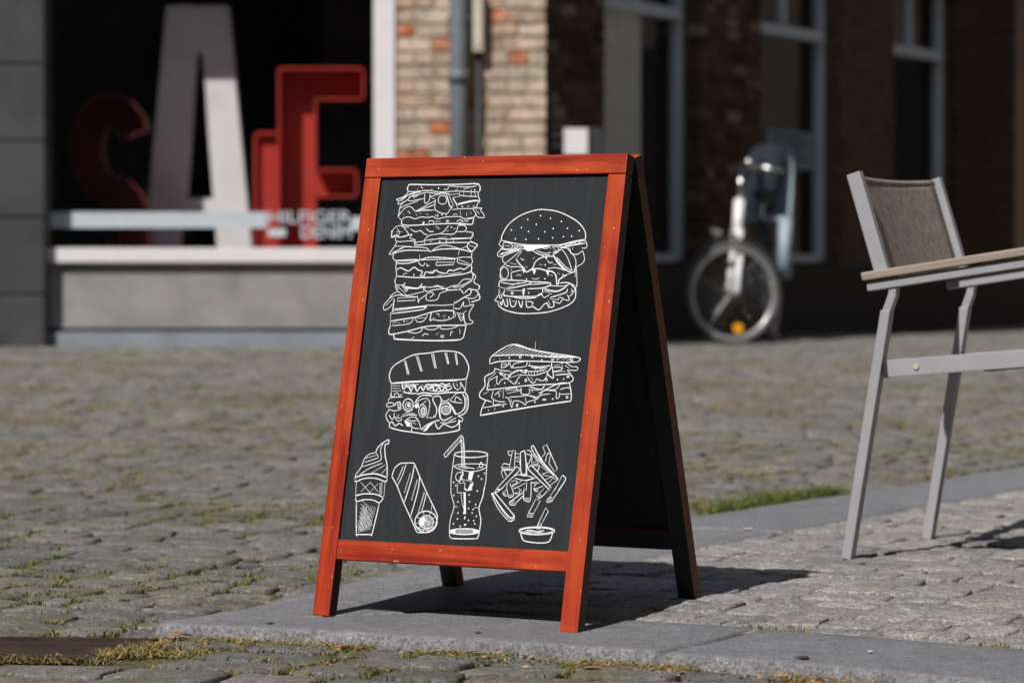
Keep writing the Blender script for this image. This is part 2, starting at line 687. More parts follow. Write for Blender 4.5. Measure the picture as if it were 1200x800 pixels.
def kerb_stone(E_, s0, s1, mitre, seed):
    rr = random.Random(seed)
    prof = [(-0.012, -0.12), (-0.010, -0.034), (-0.005, -0.018), (0.0, -0.0045), (0.0035, -0.0010), (0.022, 0.0)]
    prof += [(0.022 + (KW - 0.034) * k / 6, 0.0) for k in range(1, 7)] + [(KW - 0.006, -0.003), (KW, -0.012), (KW, -0.09)]
    n = max(8, int((s1 - s0) / 0.012))
    lift = rr.uniform(-0.0015, 0.0015)
    V, F = [], []
    m = len(prof)
    for i in range(n + 1):
        for j, (o_, z) in enumerate(prof):
            a = s0 + (mitre * o_ if s0 == 0 else 0.003)
            b = s1 - 0.003
            s = a + (b - a) * i / n
            q, _ = E_.at(s, o_)
            dz = lift
            if i in (0, n):
                dz -= 0.004
                if z < -0.02: dz -= 0.0
            if 1 <= j <= 3:       # rough tooled outer face
                nz = (0.004 if j < 3 else 0.0012) * noise.noise(Vector((s * 75, j * 1.1, seed)))
                dz += nz
                q = q + E_.at(s, 0)[1] * nz * 0.9
            else:
                dz += 0.0012 * noise.noise(Vector((q[0] * 7, q[1] * 7, seed)))
            V.append((q[0], q[1], zp(*q) + z + dz))
    for i in range(n):
        for j in range(m - 1):
            F.append((i * m + j, (i + 1) * m + j, (i + 1) * m + j + 1, i * m + j + 1))
    F.append(tuple(range(m)))
    F.append(tuple(n * m + j for j in range(m))[::-1])
    if E_ is EB:
        F = [f[::-1] for f in F]
    cx = sum(v[0] for v in V) / len(V); cy = sum(v[1] for v in V) / len(V)
    me = new_mesh('kerb_stone', [(v[0] - cx, v[1] - cy, v[2]) for v in V], F, True, 0.25 + 0.4 * rr.random())
    me.materials.append(M['kerb']); me.materials.append(M['kerb_face'])
    for k, p in enumerate(me.polygons):
        if k < n * (m - 1) and k % (m - 1) < 3: p.material_index = 1
    o = link_mesh('kerb_stone', me, None, pave, Matrix.Translation((cx, cy, 0)))
    return o


half = 0.5 * (math.atan2(EB.t[3][1], EB.t[3][0]) - math.atan2(EF.t[3][1], EF.t[3][0]))
cot = 1 / math.tan(half)
js = [0, 0.97, 1.95, 2.9, 3.8]
for i in range(len(js) - 1):
    kerb_stone(EF, js[i], min(js[i + 1], EF.s[-1] - 0.02), cot, 30 + i)
js = [0, 1.02, 2.08, 3.1, 4.15, 5.2, 6.2, 7.2, 8.2, 9.2]
for i in range(len(js) - 1):
    if js[i + 1] < EB.s[-1]:
        kerb_stone(EB, js[i], js[i + 1], cot, 60 + i)

rnd = random.Random(23)
def pave_ok(x, y):
    if inside(x, y) < KW - 0.06: return False
    px, py, dep = px_of(x, y, 0.01)
    return px < 1330 and py < 900 and y < 9.6


setts = grid_stones((0, 0), R(-25), 0.118, (0.10, 0.17), 0.005, -7, 9, 2, 13, pave_ok, rnd)
bs = []
for poly in setts:
    cx = sum(p[0] for p in poly) / 4; cy = sum(p[1] for p in poly) / 4
    for E_ in (EF, EB):
        d, p, n = E_.dist(cx, cy)
        if d < KW + 0.15:
            poly = clip_poly(poly, p, n, KW + 0.007, 1)
            if len(poly) < 3: break
    if len(poly) < 3 or poly_area(poly) < 0.0016: continue
    g = stone_geo(poly, zp, rnd.uniform(-0.002, 0.004), rnd, jit=0.007, edge_r=0.0045, depth=0.04, dome=0.0015)
    if g:
        cx, cy = g[2]
        px, py, dep = px_of(cx, cy, .01)
        vis = px < 1225 and py < 812
        bs.append((poly_area(poly) / dep ** 3 if vis else 0, g, rnd.random()))
bs.sort(key=lambda t: -t[0])
for i, (a, (V, F, c), t) in enumerate(bs[:300]):
    oz = zp(*c)
    me = new_mesh('sett', [(v[0] - c[0], v[1] - c[1], v[2] - oz) for v in V], F, True, t)
    link_mesh('sett', me, M['sett'], pave, Matrix.Translation((c[0], c[1], oz)))
V, F, T = [], [], []
for a, (v, f, c), t in bs[300:]:
    k = len(V)
    V += v; F += [tuple(i + k for i in q) for q in f]; T += [t] * len(v)
if V:
    o = link_mesh('setts', new_mesh('setts', V, F, True, T), M['sett'], pave)
    tag(o, kind='stuff')

# ------------------------------------------------------------------ building materials
M['white_paint'] = simple('white_paint', (0.66, 0.62, 0.635), 0.5, var=0.04, bstr=0.03)
M['render'] = simple('grey_cement_render', (0.235, 0.226, 0.228), 0.9, var=0.22, scale=4, bstr=0.3)
M['bluestone'] = simple('bluestone_step', (0.2, 0.22, 0.25), 0.8, var=0.15, scale=5, bstr=0.2)
M['dark_plinth'] = simple('black_painted_plinth', (0.022, 0.021, 0.021), 0.75, var=0.2, bstr=0.15)
M['back_wall'] = simple('grey_back_wall', (0.3, 0.3, 0.3), 0.95, var=0.2, bstr=0.0, spec=0.05)
M['pilaster'] = simple('charcoal_painted_stone', (0.04, 0.04, 0.042), 0.8, var=0.35, scale=3, bstr=0.3)
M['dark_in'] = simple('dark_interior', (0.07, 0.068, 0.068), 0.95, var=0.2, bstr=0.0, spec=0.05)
M['frame_grey'] = simple('blue_grey_window_paint', (0.5, 0.57, 0.63), 0.55, var=0.06, bstr=0.03)
M['pipe_grey'] = simple('zinc_pipe', (0.12, 0.14, 0.155), 0.55, var=0.15, scale=12, bstr=0.1)
M['upper'] = simple('upper_brick_wall', (0.25, 0.18, 0.13), 0.9, var=0.25, scale=3, bstr=0.2)
M['mortar'] = simple('lime_mortar', (0.3, 0.25, 0.17), 0.95, var=0.25, scale=14, bstr=0.5)
M['mortar_dark'] = simple('dark_mortar', (0.09, 0.075, 0.062), 0.95, var=0.25, scale=14, bstr=0.5)  # darker mortar tone for the receding house
M['cream'] = simple('cream_plastic', (0.5, 0.46, 0.37), 0.6, var=0.08)
M['black'] = simple('black_rubber', (0.02, 0.02, 0.021), 0.6, var=0.1, bstr=0.05)


def brick_mat(name, stops, wear):
    m, nt, b = mat(name)
    oi = nd(nt, 'ShaderNodeObjectInfo')
    c = ramp(nt, oi.outputs['Random'], stops)
    v = coords(nt)
    w = ramp(nt, noise_tex(nt, v, 22, 5, 0.7), [(0.45, 0.0), (0.7, wear)])
    c = mix(nt, w, c, (0.6, 0.53, 0.45) if wear > 0.3 else (0.1, 0.08, 0.065))
    d = ramp(nt, noise_tex(nt, v, 9, 4), [(0.35, 0.6), (0.6, 0.98)])
    c = mix(nt, 1.0, c, d, 'MULTIPLY')
    nt.links.new(c, b.inputs['Base Color'])
    b.inputs['Roughness'].default_value = 0.92
    b.inputs['Specular IOR Level'].default_value = 0.15
    bump(nt, b, noise_tex(nt, v, 45, 5), 0.8, 0.008)
    return m


M['brick'] = brick_mat('weathered_salmon_brick', [(0.0, (0.36, 0.24, 0.17)), (0.2, (0.46, 0.35, 0.26)), (0.4, (0.58, 0.47, 0.38)), (0.6, (0.6, 0.42, 0.34)), (0.74, (0.46, 0.3, 0.2)), (0.84, (0.58, 0.52, 0.4)), (0.9, (0.52, 0.17, 0.07)), (1.0, (0.5, 0.13, 0.05))], 0.55)
M['brick_dark'] = brick_mat('dark_brown_brick', [(0.0, (0.055, 0.036, 0.027)), (0.4, (0.085, 0.052, 0.036)), (0.7, (0.12, 0.075, 0.052)), (0.88, (0.13, 0.085, 0.06)), (1.0, (0.3, 0.25, 0.21))], 0.2)  # darker brown bricks for the receding house


def glass_mat():
    m, nt, b = mat('shop_window_glass')
    nt.nodes.remove(b)
    tr = nd(nt, 'ShaderNodeBsdfTransparent')
    tr.inputs[0].default_value = (0.95, 0.955, 0.955, 1)
    gl = nd(nt, 'ShaderNodeBsdfGlossy')
    gl.inputs['Roughness'].default_value = 0.02
    lw = nd(nt, 'ShaderNodeLayerWeight')
    lw.inputs[0].default_value = 0.5
    pw = nd(nt, 'ShaderNodeMath', operation='POWER')
    pw.inputs[1].default_value = 5.0
    nt.links.new(lw.outputs['Facing'], pw.inputs[0])
    fr = nd(nt, 'ShaderNodeMapRange')
    fr.inputs[3].default_value = 0.05
    fr.inputs[4].default_value = 0.9
    nt.links.new(pw.outputs[0], fr.inputs[0])
    mx = nd(nt, 'ShaderNodeMixShader')
    nt.links.new(fr.outputs[0], mx.inputs[0])
    nt.links.new(tr.outputs[0], mx.inputs[1])
    nt.links.new(gl.outputs[0], mx.inputs[2])
    nt.links.new(mx.outputs[0], nt.nodes['Material Output'].inputs[0])
    return m


M['glass'] = glass_mat()

# brick meshes, shared
def brick_mesh(l, d, h, seed):
    rr = random.Random(seed)
    bm = bmesh.new()
    box_bm(bm, -l / 2, l / 2, -d / 2, d / 2, -h / 2, h / 2, 0.006)
    for v in bm.verts:
        v.co += Vector((rr.uniform(-1, 1), rr.uniform(-1, 1), rr.uniform(-1, 1))) * 0.0025
    return bm_mesh('brick', bm)


BRICK = {}
def lay_bricks(parent, origin, ex, ey, length, z0, z1, material, rr, end0=True, end1=True, stuff=False, hgt=0.066, joint=0.015, proud=0.008):
    """bricks along ex from origin; ey = outward normal. Front faces stand proud of the mortar core."""
    z = z0
    row = 0
    V, F = [], []
    while z + hgt < z1:
        u = -0.004 if end0 else 0.0
        first = True
        while u < length - 0.03:
            l = rr.choice([0.2, 0.19, 0.21, 0.1, 0.185])
            if first and row % 2: l = 0.1
            first = False
            if u + l > length - 0.05: l = length - u + (0.004 if end1 else 0)
            key = (round(l, 2), material.name, rr.randrange(3))
            if key not in BRICK:
                BRICK[key] = brick_mesh(key[0], 0.11, hgt, len(BRICK))
            me = BRICK[key]
            c = Vector(origin) + Vector(ex) * (u + l / 2) + Vector(ey) * (proud - 0.055 + rr.uniform(-.003, .004)) + Vector((0, 0, z + hgt / 2 + rr.uniform(-.002, .002)))
            rot = Matrix((ex, -Vector(ey), (0, 0, 1))).transposed().to_4x4()
            mw = Matrix.Translation(c) @ rot
            if stuff:
                k = len(V)
                V += [mw @ v.co for v in me.vertices]
                F += [tuple(i + k for i in p.vertices) for p in me.polygons]
            else:
                link_mesh('brick', me, material, parent, mw)
            u += l + joint
        z += hgt + joint
        row += 1
    if stuff:
        o = link_mesh('bricks', new_mesh('bricks', V, F), material, parent)
        tag(o, kind='stuff')


def quad_prism(name, pts, z0, z1, material, parent):
    """vertical prism over a ground polygon"""
    n = len(pts)
    V = [(p[0], p[1], z0) for p in pts] + [(p[0], p[1], z1) for p in pts]
    F = [tuple(range(n))[::-1], tuple(range(n, 2 * n))] + [(i, (i + 1) % n, n + (i + 1) % n, n + i) for i in range(n)]
    bm = bmesh.new()
    vv = [bm.verts.new(v) for v in V]
    for f in F: bm.faces.new([vv[i] for i in f])
    return link_mesh(name, bm_mesh(name, bm), material, parent)


# ------------------------------------------------------------------ shop building (sunlit, faces the camera)
YS = 18.3
GZ = 0.13                                     # below ground line there
def SX(px): return (px - 600) / FPX * YS
def SZ(py): return at_y(600, py, YS).z


shop = root('shop_building', (SX(250), YS, 0.166), 'shop building with a big display window, grey rendered plinth and weathered brick corner', 'building')
xl, xr = SX(63), SX(438)
# low wall under the window
box('plinth', -8, xr + 0.1, YS, YS + 0.3, SZ(384.5), SZ(308) + 0.01, M['render'], shop, 0.006)
box('base_course', -8, SX(640) - 0.02, YS - 0.05, YS + 0.25, GZ - 0.2, SZ(389), M['bluestone'], shop, 0.01)
box('base_joint', -8, SX(640) - 0.03, YS + 0.03, YS + 0.26, SZ(389) - 0.02, SZ(384.5) + 0.02, M['dark_plinth'], shop)
box('window_sill', -3.6, xr + 0.02, YS - 0.055, YS + 0.35, SZ(307.5), SZ(290.5), M['white_paint'], shop, 0.008)
box('window_post', xr, SX(463.5), YS - 0.03, YS + 0.14, SZ(389) + 0.02, 3.21, M['white_paint'], shop, 0.006)
box('window_head', -8, xr + 0.13, YS + 0.02, YS + 0.3, 3.2, 3.4, M['white_paint'], shop, 0.006)
pane = box('window_pane', -3.6, xr + 0.01, YS + 0.075, YS + 0.083, SZ(291), 3.21, M['glass'], shop)
# pilaster at the left edge of the window that shades its first hand's breadth
pil = box('pilaster', SX(-120), SX(57) - 0.01, YS - 0.14, YS + 0.2, GZ - 0.2, 3.9, M['dark_plinth'], shop)
for k in range(9):
    box('pilaster_block', SX(-120) - 0.01, SX(57), YS - 0.15, YS + 0.19, GZ - 0.1 + 0.44 * k, GZ - 0.1 + 0.44 * k + 0.428, M['pilaster'], pil, 0.012)
box('left_wall', -8, SX(-110), YS + 0.004, YS + 0.3, SZ(305), 3.2, M['upper'], shop)
# upper storeys, sides, roof
box('upper_wall', -8, SX(640) - 0.012, YS + 0.012, YS + 0.4, 3.4, 9.2, M['upper'], shop)
box('side_wall', SX(640) - 0.3, SX(640) - 0.012, YS + 0.4, 30, GZ - 0.2, 9.2, M['upper'], shop)
box('rear_wall', -8, SX(640) - 0.3, 29.7, 30, GZ - 0.2, 9.2, M['upper'], shop)
box('end_wall', -8.3, -8, YS, 30, GZ - 0.2, 9.2, M['upper'], shop)
box('roof', -8.4, SX(640), YS - 0.1, 30.1, 9.2, 9.4, M['dark_plinth'], shop)
# shop interior
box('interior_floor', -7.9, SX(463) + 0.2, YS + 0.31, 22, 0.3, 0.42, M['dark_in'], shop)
box('interior_back', -7.9, SX(463) + 0.2, 21.8, 22, 0.42, 3.5, M['back_wall'], shop)
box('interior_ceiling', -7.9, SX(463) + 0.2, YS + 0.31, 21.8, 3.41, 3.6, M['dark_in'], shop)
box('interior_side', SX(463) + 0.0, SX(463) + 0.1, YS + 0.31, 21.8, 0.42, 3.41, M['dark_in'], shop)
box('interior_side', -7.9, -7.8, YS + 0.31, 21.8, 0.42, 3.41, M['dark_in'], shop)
# brick corner pier
px0, px1 = SX(464), SX(640)
core = box('brick_pier', px0, px1 - 0.01, YS + 0.002, YS + 0.42, SZ(389) - 0.01, 3.41, M['mortar'], shop)
lay_bricks(core, (px0 + 0.004, YS, 0), (1, 0, 0), (0, -1, 0), px1 - px0 - 0.012, SZ(389) + 0.01, 3.38, M['brick'], random.Random(5), end0=False)


def text_mesh(body, size, bold=0.0):
    cu = bpy.data.curves.new('lettering', 'FONT')
    cu.body = body
    cu.size = size
    cu.offset = bold
    cu.extrude = 0.0
    tmp = bpy.data.objects.new('lettering_source', cu)
    col.objects.link(tmp)
    dg = bpy.context.evaluated_depsgraph_get()
    me = bpy.data.meshes.new_from_object(tmp.evaluated_get(dg))
    bpy.data.objects.remove(tmp)
    bpy.data.curves.remove(cu)
    return me


def fit_text(name, body, x0, x1, z0, z1, y, material, parent, bold=0.02):
    me = text_mesh(body, 1.0, bold)
    co = np.array([v.co[:] for v in me.vertices])
    lo, hi = co.min(0), co.max(0)
    for v in me.vertices:
        v.co = ((v.co.x - lo[0]) / (hi[0] - lo[0]) * (x1 - x0) + x0, y, (v.co.y - lo[1]) / (hi[1] - lo[1]) * (z1 - z0) + z0)
    me.name = name
    return link_mesh(name, me, material, parent)


M['vinyl'] = simple('pale_blue_vinyl', (0.42, 0.47, 0.5), 0.5, var=0.05, bstr=0)
def VZ(py): return at_y(600, py, YS + .07).z
yv = YS + 0.070
def vinyl(x0, x1, y0, y1):
    V = [(SX(x0), yv, VZ(y1)), (SX(x1), yv, VZ(y1)), (SX(x1), yv, VZ(y0)), (SX(x0), yv, VZ(y0))]
    return link_mesh('vinyl_stripe', new_mesh('vinyl_stripe', V, [(0, 1, 2, 3)]), M['vinyl'], pane)
vinyl(-40, 312, 248.5, 267)
vinyl(411, 446, 254, 270)
vinyl(313, 334, 268, 277)
fit_text('vinyl_lettering', 'HILFIGER', SX(314), SX(411), VZ(261.5), VZ(247), yv, M['vinyl'], pane, 0.012)
fit_text('vinyl_lettering', 'DENIM', SX(352), SX(411), VZ(279), VZ(264.5), yv, M['vinyl'], pane, 0.012)

# big display letters behind the glass
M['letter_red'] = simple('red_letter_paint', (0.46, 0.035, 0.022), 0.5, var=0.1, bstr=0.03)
M['letter_white'] = simple('white_letter_paint', (0.84, 0.82, 0.81), 0.6, var=0.08, scale=5, bstr=0.03)


def outline_mesh(polys, depth, plate_back, rim=0.016):
    """channel letter: recessed plate plus a standing rim; polys = outer loop and holes in (x,z)"""
    cu = bpy.data.curves.new('letter', 'CURVE')
    cu.dimensions = '2D'
    cu.fill_mode = 'BOTH'
    cu.extrude = 0.01
    for P in polys:
        sp = cu.splines.new('POLY')
        sp.points.add(len(P) - 1)
        for q, p in zip(sp.points, P): q.co = (p[0], p[1], 0, 1)
        sp.use_cyclic_u = True
    tmp = bpy.data.objects.new('letter_source', cu)
    col.objects.link(tmp)
    dg = bpy.context.evaluated_depsgraph_get()
    me = bpy.data.meshes.new_from_object(tmp.evaluated_get(dg))
    bpy.data.objects.remove(tmp)
    bm = bmesh.new()
    bm.from_mesh(me)
    bpy.data.meshes.remove(me)
    bmesh.ops.transform(bm, matrix=Matrix(((1, 0, 0, 0), (0, 0, 1, plate_back), (0, 1, 0, 0), (0, 0, 0, 1))), verts=bm.verts)
    plate = bm_mesh('face_plate', bm)
    bm = bmesh.new()
    for P in polys:
        n = len(P)
        for i in range(n):
            a, b = Vector((*P[i], 0)), Vector((*P[(i + 1) % n], 0))
            d = b - a
            L = d.length
            ang = math.atan2(d.y, d.x)
            vs_ = box_bm(bm, -rim / 2, L + rim / 2, -rim / 2, rim / 2, 0, depth)
            T = Matrix.Translation((a.x, 0, a.y)) @ Matrix.Rotation(-ang, 4, 'Y') @ Matrix(((1, 0, 0, 0), (0, 0, 1, 0), (0, 1, 0, 0), (0, 0, 0, 1)))
            bmesh.ops.transform(bm, matrix=T, verts=vs_)
    return plate, bm_mesh('rim', bm)


def letter(label, polys_px, Y, depth, material, plate_back, rim=0.016):
    polys = [[((x - 600) / FPX * Y, at_y(600, y, Y).z) for x, y in P] for P in polys_px]
    lo = min(p[1] for p in polys[0])
    cx = sum(p[0] for p in polys[0]) / len(polys[0])
    base = Vector((cx, Y, lo))
    polys = [[(a - cx, b - lo) for a, b in P] for P in polys]
    pl, rm = outline_mesh(polys, depth, plate_back, rim)
    r = root('display_letter', base, label, 'letter', 'big letters in the shop window')
    link_mesh('face_plate', pl, material, r, Matrix.Translation(base))
    link_mesh('rim', rm, material, r, Matrix.Translation(base))
    return r


def s_poly(cx, cy, w, h, th):
    """block letter S as one loop in pixels"""
    mid = []
    for k in range(0, 13):
        a = R(20 + 250 * k / 12)
        mid.append((cx + (w / 2 - th / 2) * math.cos(a), cy - h / 4 + th / 4 - (h / 4 - th / 4) * math.sin(a)))
    low = []
    for k in range(0, 13):
        a = R(90 - 250 * k / 12)
        low.append((cx + (w / 2 - th / 2) * math.cos(a), cy + h / 4 - th / 4 - (h / 4 - th / 4) * math.sin(a)))
    P = [Vector((*p, 0)) for p in mid[:-1] + low[1:]]
    L, Rr = [], []
    for i, p in enumerate(P):
        t = (P[min(i + 1, len(P) - 1)] - P[max(i - 1, 0)]).normalized()
        n = Vector((-t.y, t.x, 0)) * th / 2
        L.append((p.x + n.x, p.y + n.y)); Rr.append((p.x - n.x, p.y - n.y))
    return L + Rr[::-1]


zf_px = 336     # floor line of the display in pixels
M['letter_shaded'] = simple('shaded_red_letter_paint', (0.11, 0.009, 0.007), 0.5, var=0.1, bstr=0.03)  # darker copy of the letter red, with the shade in its colour
letter('dim red block letter S standing beside the white letter in the shop window', [s_poly(130, 222, 92, 226, 34)], YS + 0.55, 0.2, M['letter_shaded'], 0.185, 0.012)
letter('tall grey white letter A standing in the shop window', [
    [(197, 8), (268, 8), (300, zf_px), (259, zf_px), (254, 262), (213, 262), (207, zf_px), (166, zf_px)],
    [(231, 62), (239, 62), (252, 234), (218, 234)]], YS + 1.22, 0.06, M['letter_white'], -0.02)
letter('small red letter L between the white letter and the red letter E', [
    [(299, 156), (327, 156), (327, 306), (352, 306), (352, zf_px), (299, zf_px)]], YS + 1.0, 0.08, M['letter_red'], 0.065)
letter('large red channel letter E next to the white window post', [
    [(327, 80), (426, 80), (426, 116), (370, 116), (370, 199), (418, 199), (418, 230), (370, 230), (370, 300), (426, 300), (426, zf_px), (327, zf_px)]], YS + 0.72, 0.24, M['letter_red'], 0.225, 0.012)

# drainpipe
dp = root('drainpipe', (SX(538), YS - 0.085, 0.17), 'blue grey zinc drainpipe running down the sunlit brick corner', 'drainpipe')
pxc = SX(538)
tube('pipe', [(pxc, YS - 0.085, 0.17), (pxc, YS - 0.085, 1.6), (pxc, YS - 0.085, 4.5)], 0.052, M['pipe_grey'], dp, 16)
tube('collar', [(pxc, YS - 0.085, SZ(98)), (pxc, YS - 0.085, SZ(84))], 0.062, M['pipe_grey'], dp, 16)
for zz in (0.9, SZ(22), 3.4):
    box('bracket', pxc - 0.066, pxc + 0.066, YS - 0.09, YS + 0.01, zz - 0.014, zz + 0.014, M['pipe_grey'], dp, 0.004)
# thin black tube and cream box next to it
cp = root('black_tube', (SX(561), YS - 0.03, 0.17), 'thin black tube below the cream box on the brick corner', 'pipe')
tube('pipe', [(SX(561), YS - 0.032, 0.17), (SX(561), YS - 0.032, SZ(62))], 0.02, M['black'], cp, 10)
for zz in (0.7, 1.45):
    box('clip', SX(561) - 0.03, SX(561) + 0.03, YS - 0.034, YS + 0.008, zz, zz + 0.02, M['black'], cp, 0.003)
jb = root('junction_box', (SX(561), YS - 0.05, SZ(62)), 'small cream box fixed on the brick beside the drainpipe', 'box')
box('housing', SX(554.5), SX(567), YS - 0.10, YS + 0.005, SZ(62), SZ(-12), M['cream'], jb, 0.008)
box('lid', SX(556), SX(565.5), YS - 0.108, YS - 0.098, SZ(56), SZ(-6), M['cream'], jb, 0.003)
# white plate standing out from the corner
wp = root('sign_plate', (SX(652), YS + 0.1, SZ(181)), 'small blank white sign plate sticking out from the brick corner', 'sign')
box('plate', SX(661), SX(689), YS + 0.06, YS + 0.085, SZ(181), SZ(150), M['white_paint'], wp, 0.004)
box('bracket', SX(639), SX(662), YS + 0.066, YS + 0.08, SZ(172), SZ(168), M['black'], wp)
box('bracket', SX(639), SX(662), YS + 0.066, YS + 0.08, SZ(160), SZ(156), M['black'], wp)
box('backing', SX(659.5), SX(708), YS + 0.087, YS + 0.10, SZ(183), SZ(149), M['black'], wp, 0.003)

# ------------------------------------------------------------------ brick house in the shade (recedes to the right)
FA = R(28.5)
ed = Vector((math.sin(FA), math.cos(FA), 0))
en = Vector((math.cos(FA), -math.sin(FA), 0))          # outward
FO = Vector((0.21, 19.57, 0))
def fp(t, off=0.0, z=0.0): return FO + ed * t + en * off + Vector((0, 0, z))


house = root('brick_house', fp(4, 0, 0.126), 'shaded dark brick house with tall grey framed windows', 'building')
HM = Matrix((ed, -en, (0, 0, 1))).transposed().to_4x4()
HM.translation = FO
def hbox(name, t0, t1, o0, o1, z0, z1, material, parent=house, bev=0.0):
    """t along the facade, o = depth behind it"""
    return box(name, t0, t1, o0, o1, z0, z1, material, parent, bev, HM)


SILL = 0.66
hbox('plinth', -0.2, 15, 0.0, 0.35, -0.1, SILL - 0.03, M['dark_plinth'], bev=0.006)
hbox('plinth_step', -0.1, 15, -0.05, 0.2, -0.1, 0.22, M['dark_plinth'], bev=0.006)
hbox('upper_wall', -0.2, 15, 0.012, 0.4, 2.95, 9.0, M['upper'])
hbox('end_wall', 14.6, 15, 0.4, 8, -0.1, 9.0, M['upper'])
hbox('roof', -0.2, 15, -0.1, 8, 9.0, 9.2, M['dark_plinth'])
hbox('interior_back', -0.2, 14.6, 2.4, 2.5, -0.1, 3.0, M['dark_in'])
hbox('interior_ceiling', -0.2, 14.6, 0.41, 2.4, 2.96, 3.05, M['dark_in'])
hbox('interior_floor', -0.2, 14.6, 0.36, 2.4, 0.3, 0.4, M['dark_in'])
WIN = [(0.79, 2.25), (3.25, 4.73), (5.78, 7.22)]
PIER = [(-0.15, 0.79), (2.25, 3.25), (4.73, 5.78), (7.22, 8.6)]
for i, (a, b) in enumerate(PIER):
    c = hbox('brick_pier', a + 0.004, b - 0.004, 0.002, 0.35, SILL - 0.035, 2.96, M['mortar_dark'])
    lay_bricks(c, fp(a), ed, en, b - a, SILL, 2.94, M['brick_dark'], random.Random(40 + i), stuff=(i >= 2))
hbox('brick_wall', 8.6, 14.6, 0.002, 0.35, SILL - 0.035, 2.96, M['upper'])
FR = 0.075
for i, (a, b) in enumerate(WIN):
    d0, d1 = 0.13, 0.2
    wf = hbox('window', a, b, d1 + 0.005, d1 + 0.02, SILL - 0.02, SILL + 0.01, M['frame_grey'])
    hbox('frame_stile', a, a + FR, d0, d1, SILL + 0.0, 2.95, M['frame_grey'], wf, 0.006)
    hbox('frame_stile', b - FR, b, d0, d1, SILL + 0.0, 2.95, M['frame_grey'], wf, 0.006)
    hbox('bottom_rail', a + FR, b - FR, d0 + 0.003, d1, SILL - 0.01, SILL + 0.05, M['frame_grey'], wf, 0.005)
    hbox('transom', a + FR, b - FR, d0 - 0.03, d1, 2.30, 2.375, M['frame_grey'], wf, 0.006)
    hbox('mullion', (a + b) / 2 - 0.03, (a + b) / 2 + 0.03, d0 + 0.003, d1, 2.375, 2.95, M['frame_grey'], wf, 0.005)
    hbox('pane', a + FR, b - FR, 0.166, 0.172, SILL + 0.05, 2.30, M['glass'], wf)
    hbox('pane', a + FR, (a + b) / 2 - 0.03, 0.166, 0.172, 2.375, 2.95, M['glass'], wf)
    hbox('pane', (a + b) / 2 + 0.03, b - FR, 0.166, 0.172, 2.375, 2.95, M['glass'], wf)

M['reflection_sheet'] = simple('pale_reflection_grey', (0.8, 0.8, 0.77), 0.9, var=0.08, scale=6, bstr=0.1)  # pale sheet added behind the pane to imitate a reflection on the glass
def reflection_sheet():
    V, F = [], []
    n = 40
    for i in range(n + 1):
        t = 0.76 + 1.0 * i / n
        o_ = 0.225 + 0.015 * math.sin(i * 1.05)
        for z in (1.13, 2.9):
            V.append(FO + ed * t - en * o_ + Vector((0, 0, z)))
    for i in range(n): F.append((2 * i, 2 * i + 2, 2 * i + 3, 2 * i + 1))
    o = link_mesh('reflection_sheet', new_mesh('reflection_sheet', V, F, True), M['reflection_sheet'])
    tag(o, 'pale grey sheet standing in for a reflection in the window next to the white sign plate', 'reflection_sheet')
reflection_sheet()
M['notice'] = simple('blue_notice_paper', (0.2, 0.25, 0.31), 0.7, var=0.08)
M['notice_ink'] = simple('dark_notice_print', (0.06, 0.07, 0.085), 0.7, var=0.08)
nt_ = root('window_notice', fp(3.7, -0.16, 1.36), 'pale blue notice stuck in the window behind the child seat', 'notice')
hbox('sheet', 3.72, 4.62, 0.158, 0.1615, 1.34, 1.62, M['notice'], nt_)
for k in range(4):
    hbox('print_line', 3.8, 4.5 - 0.12 * (k % 2), 0.1562, 0.1577, 1.40 + 0.055 * k, 1.425 + 0.055 * k, M['notice_ink'], nt_)

# ------------------------------------------------------------------ unseen houses added around the square to block skylight
M['far_pane'] = simple('dark_pane', (0.03, 0.035, 0.04), 0.15, var=0.1, bstr=0)
def plain_house(x0, x1, y0, y1, h, face, label, colour):
    mm = simple('house_wall', colour, 0.9, var=0.2, scale=2, bstr=0.2)
    r = root('sky_blocker_house', ((x0 + x1) / 2, (y0 + y1) / 2, -0.05), label, 'building')
    box('wall', x0, x1, y0, y1, -0.3, h, mm, r)
    box('roof', x0 - 0.2, x1 + 0.2, y0 - 0.2, y1 + 0.2, h, h + 0.25, M['dark_plinth'], r)
    along = (x1 - x0) if face == 'y' else (y1 - y0)
    n = max(2, int(along / 3))
    for k in range(n):
        c = along * (k + 0.5) / n
        for z in (0.8, 3.8, 6.6, 9.6, 12.2):
            if z + 1.8 > h: continue
            if face == 'y':
                w = box('window', x0 + c - 0.6, x0 + c + 0.6, y1 - 0.05, y1 + 0.03, z, z + 1.8, M['dark_plinth'], r)
                box('pane', x0 + c - 0.52, x0 + c + 0.52, y1 - 0.04, y1 + 0.035, z + 0.08, z + 1.72, M['far_pane'], w)
            else:
                X = x0 if face == '-x' else x1
                w = box('window', X - 0.04, X + 0.04, y0 + c - 0.6, y0 + c + 0.6, z, z + 1.8, M['dark_plinth'], r)
                box('pane', X - 0.045, X + 0.045, y0 + c - 0.52, y0 + c + 0.52, z + 0.08, z + 1.72, M['far_pane'], w)
plain_house(-16, 14, -17, -9, 14, 'y', 'long brown brick house row added unseen behind the camera to block skylight', (0.09, 0.07, 0.06))
plain_house(7.0, 13, -8, 36, 16, '-x', 'tall dark brick house added unseen to block skylight and reflect in the shaded windows', (0.16, 0.14, 0.125))
plain_house(-15, -9, -8, 17, 12, 'x', 'brown brick house added unseen on the left to block skylight', (0.09, 0.07, 0.06))

